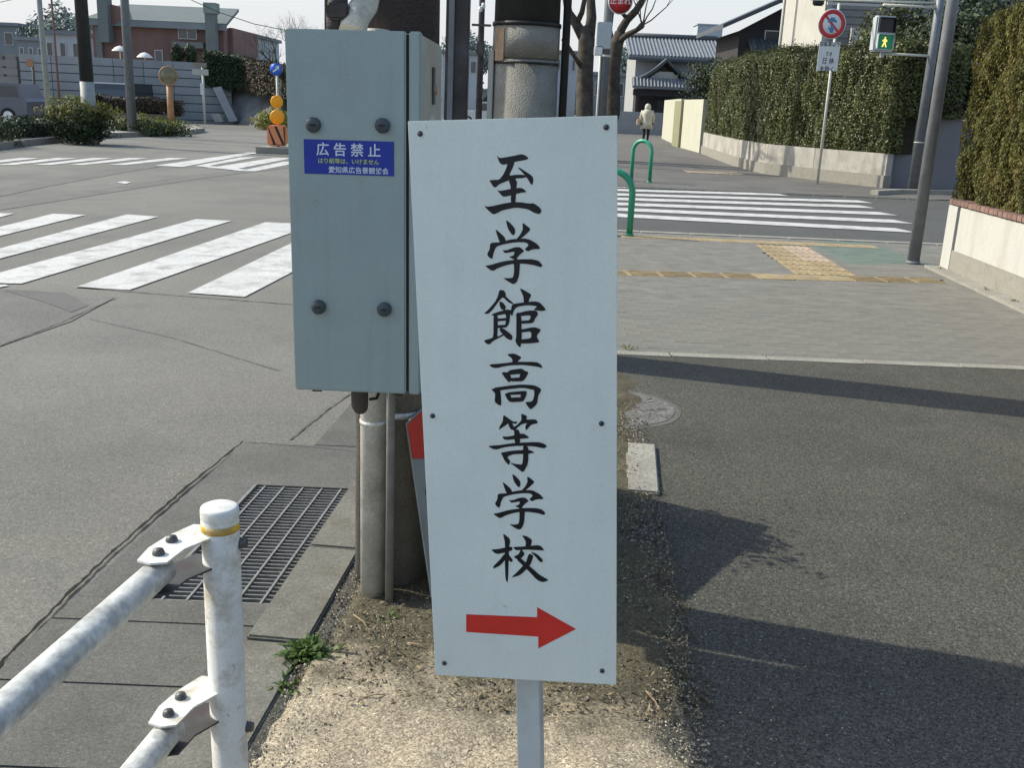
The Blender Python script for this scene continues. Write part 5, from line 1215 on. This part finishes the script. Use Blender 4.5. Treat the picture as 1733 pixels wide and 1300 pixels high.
# retaining wall of stacked concrete courses
A0 = at(36, 150, 47.5); A1 = at(392, 150, 50.5); ztop = 2.75
rw = thing('retaining_wall', (A0.x, A0.y, 0), 'long grey retaining wall of stacked concrete courses below the red brick building', 'wall')
dirw = (Vector((A1.x, A1.y, 0)) - Vector((A0.x, A0.y, 0))); wl_ = dirw.length; dirw.normalize(); nw = Vector((-dirw.y, dirw.x, 0))
ncol, nrow = 7, 8
for c_i in range(ncol):
    for r_i in range(nrow):
        z0 = -.35 + r_i * (ztop + .35) / nrow; s0, s1 = c_i * wl_ / ncol + .012, (c_i + 1) * wl_ / ncol - .012
        o0 = Vector((A0.x, A0.y, 0)) + dirw * s0; o1 = Vector((A0.x, A0.y, 0)) + dirw * s1; in_ = nw * (.02 * r_i)
        part('wall_course', MB().prism([o0 + in_ + Vector((0, 0, z0)), o1 + in_ + Vector((0, 0, z0)), o1 + in_ + nw * .35 + Vector((0, 0, z0)), o0 + in_ + nw * .35 + Vector((0, 0, z0))], (0, 0, (ztop + .35) / nrow - .035)), M['rwall'], rw)
part('wall_core', MB().prism([Vector((A0.x, A0.y, -.3)) + nw * .25, Vector((A1.x, A1.y, -.3)) + nw * .25, Vector((A1.x, A1.y, -.3)) + nw * .6, Vector((A0.x, A0.y, -.3)) + nw * .6], (0, 0, 2.9)), M['elbow'], rw)
# terrace ground behind wall
b = MB(); b.prism([(A0.x - 1, A0.y + .6, -.3), (A1.x, A1.y + .6, -.3), (A1.x + 8, 75, -.3), (A0.x - 4, 75, -.3)], (0, 0, 2.98)); struct('terrace', b, M['wall_b'])
# stone slope and steps right of the wall
sl_ = thing('stone_slope', (A1.x + 1, 49, 0), 'sloping grey stone bank with pale concrete edge under the dark clipped hedge', 'bank')
s0, s1 = at(395, 205, 49), at(512, 205, 45)
part('bank', MB().add([(A1.x - .3, 50, -.3), (s1.x, 45.6, -.3), (s1.x + 1, 50, 1.5), (at(480, 150, 50).x, 49.5, at(480, 158, 49.5).z), (at(350, 140, 52).x, 52, at(350, 146, 52).z), (s1.x + 2, 55, -.3), (A1.x - .3, 55, -.3)],
     [(0, 1, 3, 4), (1, 2, 3), (0, 4, 6), (4, 3, 2, 5, 6), (1, 5, 2), (0, 6, 5, 1)]), M['slope'], sl_)
part('pale_edge', MB().prism([at(360, 148, 49.9), at(374, 146, 49.9), at(402, 204, 49.4), at(388, 206, 49.4)], (0, .15, 0)), M['rwall'], sl_)
part('end_block', MB().prism([at(356, 192, 49.3), at(372, 192, 49.3), at(378, 206, 49.3), at(364, 206, 49.3)], (0, .2, 0)), M['h_white'], sl_)
# dark clipped hedge on the bank: two faces
def face_hedge(P4, depth, n, m, label, leaf=.13):
    t = thing('hedge', Vector(P4[0]), label, 'hedge'); off = Vector(depth)
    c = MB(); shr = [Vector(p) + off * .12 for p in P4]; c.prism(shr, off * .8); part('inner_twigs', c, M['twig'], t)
    u, v = RNG.uniform(0, 1, n), RNG.uniform(0, 1, n); A, B__, C_, D_ = [np.array(p) for p in P4]
    P = (A * (1 - u)[:, None] + B__ * u[:, None]) * (1 - v)[:, None] + (D_ * (1 - u)[:, None] + C_ * u[:, None]) * v[:, None] + RNG.normal(0, .05, (n, 3))
    leaves('foliage', P, np.tile(-np.array(off.normalized()) + [0, 0, .3], (n, 1)), leaf, m, t, kind='stuff')
    n2 = n // 3; u, w_ = RNG.uniform(0, 1, n2), RNG.uniform(0, 1, n2); P = D_ * (1 - u)[:, None] + C_ * u[:, None] + np.array(off) * w_[:, None] + RNG.normal(0, .06, (n2, 3))
    leaves('top_foliage', P, np.tile([0, 0, 1.0], (n2, 1)), leaf, m, t, kind='stuff')
face_hedge([at(344, 143, 50.2), at(412, 152, 50.2), at(412, 100, 50.2), at(344, 88, 50.2)], (.3, 1.6, 0), 6000, M['leaf_d'], 'tall dark clipped hedge on the bank right of the retaining wall')
face_hedge([at(413, 153, 50.2), at(500, 168, 46), at(500, 122, 46), at(413, 102, 50.2)], (1.0, 1.4, 0), 5000, M['leaf_b'], 'brownish clipped hedge continuing right of the dark hedge on the bank')
for k, (x, lb) in enumerate(((299, 'left rounded dark shrub on top of the retaining wall'), (322, 'right rounded dark shrub on top of the retaining wall'))):
    c = at(x, 92, 52); t = thing('shrub', (c.x, 52, 2.7), lb, 'shrub', 'rounded shrubs on the wall'); part('trunk', MB().tube([(c.x, 52, 2.5), (c.x, 52, 3.0)], .05, 6), M['bark'], t)
    P, N = blob_pts((c.x, 52, c.z - .0), (.36, .36, .52), 1100, .1, .5); leaves('foliage', P, N, .12, M['leaf_d'], t, kind='stuff')
# brown hedge in front of the wall + black car behind it
low_hedge((at(232, 180, 44.7).x, 44.7, .68), (1.9, .32, .34), 4500, M['leaf_b'], 'low brown hedge in front of the grey retaining wall', leaf=.11)
part('planter', MB().box2((at(180, 190, 44.2).x, 44.2, -.3), (at(288, 190, 44.2).x, 44.95, .36)), M['elbow'], thing('hedge_planter', (at(232, 190, 46).x, 46, 0), 'long dark planter box holding the low brown hedge', 'planter'))
def car(cx, cy, z, m, label, L_=4.0, W_=1.6, H_=1.55, turned=False, boxy=False):
    T = (lambda x, y, zz: (cx + y, cy + x, z + zz)) if turned else (lambda x, y, zz: (cx + x, cy + y, z + zz))
    O = (lambda o: (o, 0, 0)) if turned else (lambda o: (0, o, 0))
    t = thing('parked_car', (cx, cy, z), label, 'car'); prof = [(-L_ / 2, .25), (-L_ / 2, .75), (-L_ / 2 + .25, .9), (-L_ * .22, .95), (-L_ * .08, H_), (L_ * .33, H_), (L_ * .46, .95), (L_ / 2, .85), (L_ / 2, .25)]
    if boxy: prof = [(-L_ / 2, .25), (-L_ / 2, .85), (-L_ / 2 + .18, .98), (-L_ * .36, H_ - .05), (-L_ * .30, H_), (L_ * .44, H_), (L_ * .48, .98), (L_ / 2, .85), (L_ / 2, .25)]
    part('body', MB().prism([T(x, -W_ / 2, zz) for x, zz in prof], O(W_)), m, t)
    wins_ = ([(-L_ * .33, 1.0), (-L_ * .28, H_ - .1), (L_ * .04, H_ - .1), (L_ * .04, 1.0)], [(L_ * .07, 1.0), (L_ * .07, H_ - .1), (L_ * .41, H_ - .1), (L_ * .43, 1.0)]) if boxy else ([(-L_ * .185, .98), (-L_ * .075, H_ - .09), (L_ * .10, H_ - .09), (L_ * .10, .98)], [(L_ * .12, .98), (L_ * .12, H_ - .09), (L_ * .31, H_ - .09), (L_ * .40, .98)])
    for pr_ in wins_:
        part('window', MB().prism([T(x, -W_ / 2 - .012, zz) for x, zz in pr_], O(.01)), M['glass'], t)
    (x0_, z0_), (x1_, z1_) = prof[2], prof[3]
    part('windscreen', MB().quad(T(x0_ - .01, -W_ * .42, z0_ + .03), T(x0_ - .01, W_ * .42, z0_ + .03), T(x1_ - .01, W_ * .38, z1_ - .05), T(x1_ - .01, -W_ * .38, z1_ - .05)), M['glass'], t)
    for x in (-L_ * .31, L_ * .31):
        for s in (-1, 1):
            wv = part('wheel', MB().tube([T(x, s * (W_ / 2 - .16), .3), T(x, s * (W_ / 2 + .01), .3)], .3, 20), M['rubber'], t)
            part('rim', MB().tube([T(x, s * (W_ / 2), .3), T(x, s * (W_ / 2 + .02), .3)], .18, 14), M['galv'], wv)
    for y_ in (-.5, .5): part('headlight', MB().box(T(-L_ / 2 - .005, y_, .68), (.3, .03, .14) if turned else (.03, .3, .14), bev=.01), M['frame'], t)
    part('bumper', MB().box(T(-L_ / 2 - .03, 0, .38), (W_ * .94, .08, .2) if turned else (.08, W_ * .94, .2), bev=.02), m, t)
    return t
c = at(222, 165, 48.0); car(c.x, 47.0, -.12, M['carblk'], 'black car parked nose out between the brown hedge and retaining wall', L_=3.3, W_=1.7, H_=1.72, turned=True, boxy=True)
c = at(5, 195, 40); car(c.x - .6, 40, -.10, M['silver'], 'silver car parked at the left edge beyond the dark hedge', 3.9, H_=1.5, boxy=True)
# fence and shed left edge behind car
fx0, fx1 = at(-60, 150, 44).x, at(32, 150, 44).x
fb_ = thing('slat_fence', (fx1 - 1, 44, 0), 'grey slatted fence behind the silver car at the left edge', 'fence')
for k in range(7): part('slat', MB().box2((fx0, 44, .05 + k * .34), (fx1, 44.05, .05 + k * .34 + .26)), M['h_sid'], fb_)
for k in range(5): x = fx0 + (fx1 - fx0) * k / 4; part('post', MB().box2((x - .05, 44.06, -.2), (x + .05, 44.15, 2.5)), M['elbow'], fb_)
# red brick building on the terrace
B0 = at(160, 105, 64); B1 = at(362, 60, 64); zr = at(300, 42, 64).z; zr2 = at(300, 14, 66).z
bb = thing('brick_building', ((B0.x + B1.x) / 2, 66, 2.7), 'red brick building with pale green roof band above the retaining wall', 'building')
part('wall', MB().box2((B0.x, 64, 2.2), (B1.x + .6, 72, zr)), M['bwall'], bb)
part('roof', MB().prism([(B0.x - .3, 63.6, zr), (B1.x + .9, 63.6, zr), (B1.x + .9, 66.5, zr2), (B0.x + 1.0, 66.5, zr2)], (0, 0, .18)), M['bpale'], bb)
part('roof_edge', MB().box2((B0.x - .3, 63.55, zr - .22), (B1.x + .9, 63.7, zr + .12)), M['far_b2'], bb)
tx = at(188, 20, 63.4); part('arched_dormer', MB().tube([(tx.x, 63.5, tx.z - .1), (tx.x, 66, tx.z - .1)], .55, 20), M['bwall'], bb)
tx = at(178, 10, 63); part('turret', MB().box2((tx.x - .5, 63, 4), (tx.x + .1, 63.8, tx.z + .5)), M['leaf_d'] if False else M['bpale'], bb)
tx = at(354, 8, 63); part('turret', MB().box2((tx.x - .3, 63, 2.5), (tx.x + .3, 63.6, tx.z)), M['bpale'], bb)
tq = at(357, 15, 63.2); part('turret_cap', MB().box2((tq.x - .38, 62.9, tq.z - .25), (tq.x + .38, 63.7, tq.z + .35)), M['far_t'], bb)
part('pilaster', MB().box2((at(162, 60, 63.8).x, 63.75, 2.2), (at(172, 60, 63.8).x, 63.98, zr - .25)), M['bpale'], bb)
part('side_wing', MB().box2((B1.x + .62, 65, 2.2), (at(394, 60, 65).x, 71, at(380, 46, 65).z)), M['bwall'], bb)
window(bb, at(302, 60, 64).x, at(334, 60, 64).x, at(315, 66, 64).z, at(315, 48, 64).z, 63.98, cols=2)
window(bb, at(368, 70, 65).x, at(378, 70, 65).x, at(372, 72, 65).z, at(372, 58, 65).z, 64.98, cols=1)
window(bb, at(262, 90, 64).x, at(276, 90, 64).x, at(268, 104, 64).z, at(268, 84, 64).z, 63.98, cols=1)
part('balcony', MB().box2((at(292, 70, 63.4).x, 63.2, at(300, 80, 63.4).z), (at(345, 70, 63.4).x, 63.9, at(300, 70, 63.4).z)), M['bpale'], bb)
# parasols
for k, (x, y, lb) in enumerate(((203, 86, 'left white parasol standing on the terrace before the brick building'), (245, 97, 'right white parasol standing on the terrace before the brick building'))):
    c = at(x, y, 56); t = thing('parasol', (c.x, 56, 2.7), lb, 'parasol', 'white parasols on the terrace')
    part('pole', MB().tube([(c.x, 56, 2.6), (c.x, 56, c.z + .2)], .035, 8), M['wpole'], t)
    part('canopy', MB().lathe((c.x, 56, c.z), [(.42, 0), (.40, .04), (.22, .2), (.001, .28)], 12), M['awn'], t)
# white small sign on pole
c = at(340, 121, 46); t = pole_thing('street_sign', (c.x + .08, 46, 0), .05, .05, 2.5, M['wpole'], 'small pale signboard on a post in front of the dark clipped hedge', 'sign')
part('sign_plate', MB().box(c + Vector((0, -.08, -.02)), (.72, .05, .26), bev=.01), M['h_white'], t); part('sign_plate', MB().box(c + Vector((0, -.08, .28)), (.6, .05, .2), bev=.01), M['mortar'], t)
part('notice', MB().box(at(342, 150, 45.9), (.16, .03, .5), bev=.01), M['wsign'], t)
# traffic island
isl = MB(); ic = g(490, 259, -.1)
isl.prism([(ic.x - .72, ic.y - .75, -.12), (ic.x + .9, ic.y - .7, -.12), (ic.x + 1.4, ic.y + 3, -.12), (ic.x - .3, ic.y + 3, -.12)], (0, 0, .19)); struct('traffic_island', isl, M['wall_b'])
iy = ic.y - .2; c = at(468, 229, iy)
im = thing('island_marker', (c.x, iy, .07), 'orange and black striped marker block on the traffic island', 'marker')
mw, mh_ = .50, at(468, 212, iy).z - at(468, 248, iy).z - .02
b = MB(); b.box((c.x + .03, iy, c.z), (mw, .35, mh_), bev=.05); part('block', b, M['o_stripe'], im)
for k in range(3):
    x = -.26 + k * .24; part('black_stripe', MB().quad(*[(c.x + .03 + max(-mw / 2 + .02, min(mw / 2 - .02, xx)), iy - .1765, c.z + zz * (mh_ / 2 - .03)) for xx, zz in ((x - .03, 1), (x + .05, 1), (x + .26, -1), (x + .18, -1))]), M['m_black'], im)
ip = thing('island_sign', (at(470, 180, iy + .1).x, iy + .1, .2), 'post with blue round sign above two orange reflectors on the island', 'road sign')
xx = ip.location.x
part('post', MB().tube([(xx, iy + .1, .05), (xx, iy + .1, at(470, 108, iy).z)], .032, 10), M['wpole'], ip)
for y_, r_ in ((172, .165), (198, .19)):
    c = at(469, y_, iy); part('reflector', MB().lathe((xx, iy, c.z), [(.0001, -.02), (r_, -.02), (r_, .01), (r_ * .9, .02), (.0001, .025)], 24, axis=AX2), M['orange_r'], ip)
c = at(468, 117, iy); ds_ = part('blue_disc', MB().lathe((xx, iy, c.z), [(.0001, -.01), (.16, -.01), (.16, .005), (.0001, .006)], 28, axis=AX2), M['bsign'], ip)
part('white_arrow', MB().quad(*[(xx + a_ * .1, iy - .009, c.z + z_ * .1) for a_, z_ in ((.9, 1), (.9 - 1.1, .7), (.25, .45), (-.9, -.5), (-.6, -.8), (.55, .15), (.75, -.2))]), M['wsign'], ds_)
# bare trees left
random.seed(5)
c = at(478, 120, 47); bare((c.x, 47, 0), .16, 2.2, 'bare pruned street tree behind the blue round sign', L=.85, depth=4, m='bark2', spread=.6)
c = at(520, 100, 52); bare((c.x, 52, 0), .15, 2.6, 'bare tree seen just above the left top corner of the control box', L=.95, depth=4, m='bark2')
c = at(440, 100, 56); bare((c.x, 56, 0), .14, 2.0, 'thin bare tree behind the brown clipped hedge', L=.8, depth=3, m='bark2')
# far structures
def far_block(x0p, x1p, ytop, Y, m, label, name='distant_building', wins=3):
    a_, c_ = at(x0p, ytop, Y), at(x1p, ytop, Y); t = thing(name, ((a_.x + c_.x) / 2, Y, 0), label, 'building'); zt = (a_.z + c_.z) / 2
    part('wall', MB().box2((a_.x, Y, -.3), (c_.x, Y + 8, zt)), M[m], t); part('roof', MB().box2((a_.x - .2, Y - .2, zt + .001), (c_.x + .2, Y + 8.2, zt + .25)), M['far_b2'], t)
    wd_ = (c_.x - a_.x)
    if wins and zt > 1.5:
        for k in range(wins):
            xx = a_.x + wd_ * (k + .25) / wins; window(t, xx, xx + wd_ / wins * .5, zt - 1.5, zt - .5, Y - .01, cols=1)
far_block(-60, 28, 42, 85, 'far_b2', 'dark distant building at the far left under the sky')
far_block(28, 74, 68, 78, 'far_b2', 'low dark building left of the thin pale pole')
far_block(72, 138, 58, 70, 'far_b', 'pale two storey house left of the dark utility pole')
far_block(394, 430, 62, 80, 'far_b', 'small pale building right of the red brick building')
far_block(750, 812, 92, 90, 'far_b', 'pale distant building seen between steel post and thin pole')
far_block(940, 978, 90, 95, 'far_b', 'hazy distant building left of the bare plane trees')
far_block(1003, 1062, 128, 80, 'far_b2', 'dark low distant house between plane tree and tiled house')
far_block(1040, 1070, 100, 90, 'h_grey', 'narrow grey distant building touching the tiled house')
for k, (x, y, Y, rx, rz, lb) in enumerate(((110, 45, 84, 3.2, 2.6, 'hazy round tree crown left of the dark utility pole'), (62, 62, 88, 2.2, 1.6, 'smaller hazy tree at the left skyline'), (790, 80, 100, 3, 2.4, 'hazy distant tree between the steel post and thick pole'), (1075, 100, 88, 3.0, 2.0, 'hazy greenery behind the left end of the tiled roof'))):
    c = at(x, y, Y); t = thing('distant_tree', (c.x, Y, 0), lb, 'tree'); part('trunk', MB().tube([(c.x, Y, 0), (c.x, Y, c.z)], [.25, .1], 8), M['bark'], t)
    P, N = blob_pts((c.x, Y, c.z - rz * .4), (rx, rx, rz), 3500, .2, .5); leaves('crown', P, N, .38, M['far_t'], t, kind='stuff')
# parked car far along the street seen under the thin pole
c = at(826, 178, 70); car(c.x, 70, -.1, M['awn'], 'white vehicle far down the street between the poles', 4.2)
# overhead wires top left
wr = thing('overhead_wire', at(325, 0, 60), 'thin overhead wire sagging across the sky above the brick building', 'wire')
part('wire_span', MB().tube([at(250, -60, 60), at(325, 0, 60), at(370, 20, 60), at(430, 40, 60), at(480, 50, 60), at(560, 56, 60)], .022, 5), M['wire'], wr)
wr = thing('overhead_wire', at(60, -20, 40), 'thin overhead wire near the top left corner of the view', 'wire')
part('wire_span', MB().tube([at(-100, 30, 40), at(0, 3, 40), at(60, -10, 40), at(150, -40, 40)], .012, 5), M['wire'], wr)
# distant wood closing the horizon
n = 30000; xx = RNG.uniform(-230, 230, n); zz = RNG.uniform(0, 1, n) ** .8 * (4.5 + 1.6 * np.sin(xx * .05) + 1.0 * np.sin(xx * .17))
P = np.column_stack([xx, 165 + RNG.uniform(-3, 3, n), zz]); wv = leaves('distant_wood', P, np.tile([0, -1.0, .3], (n, 1)), 1.6, M['far_t'], kind='stuff'); tagit(wv, 'hazy distant wooded skyline beyond the streets', 'wood')
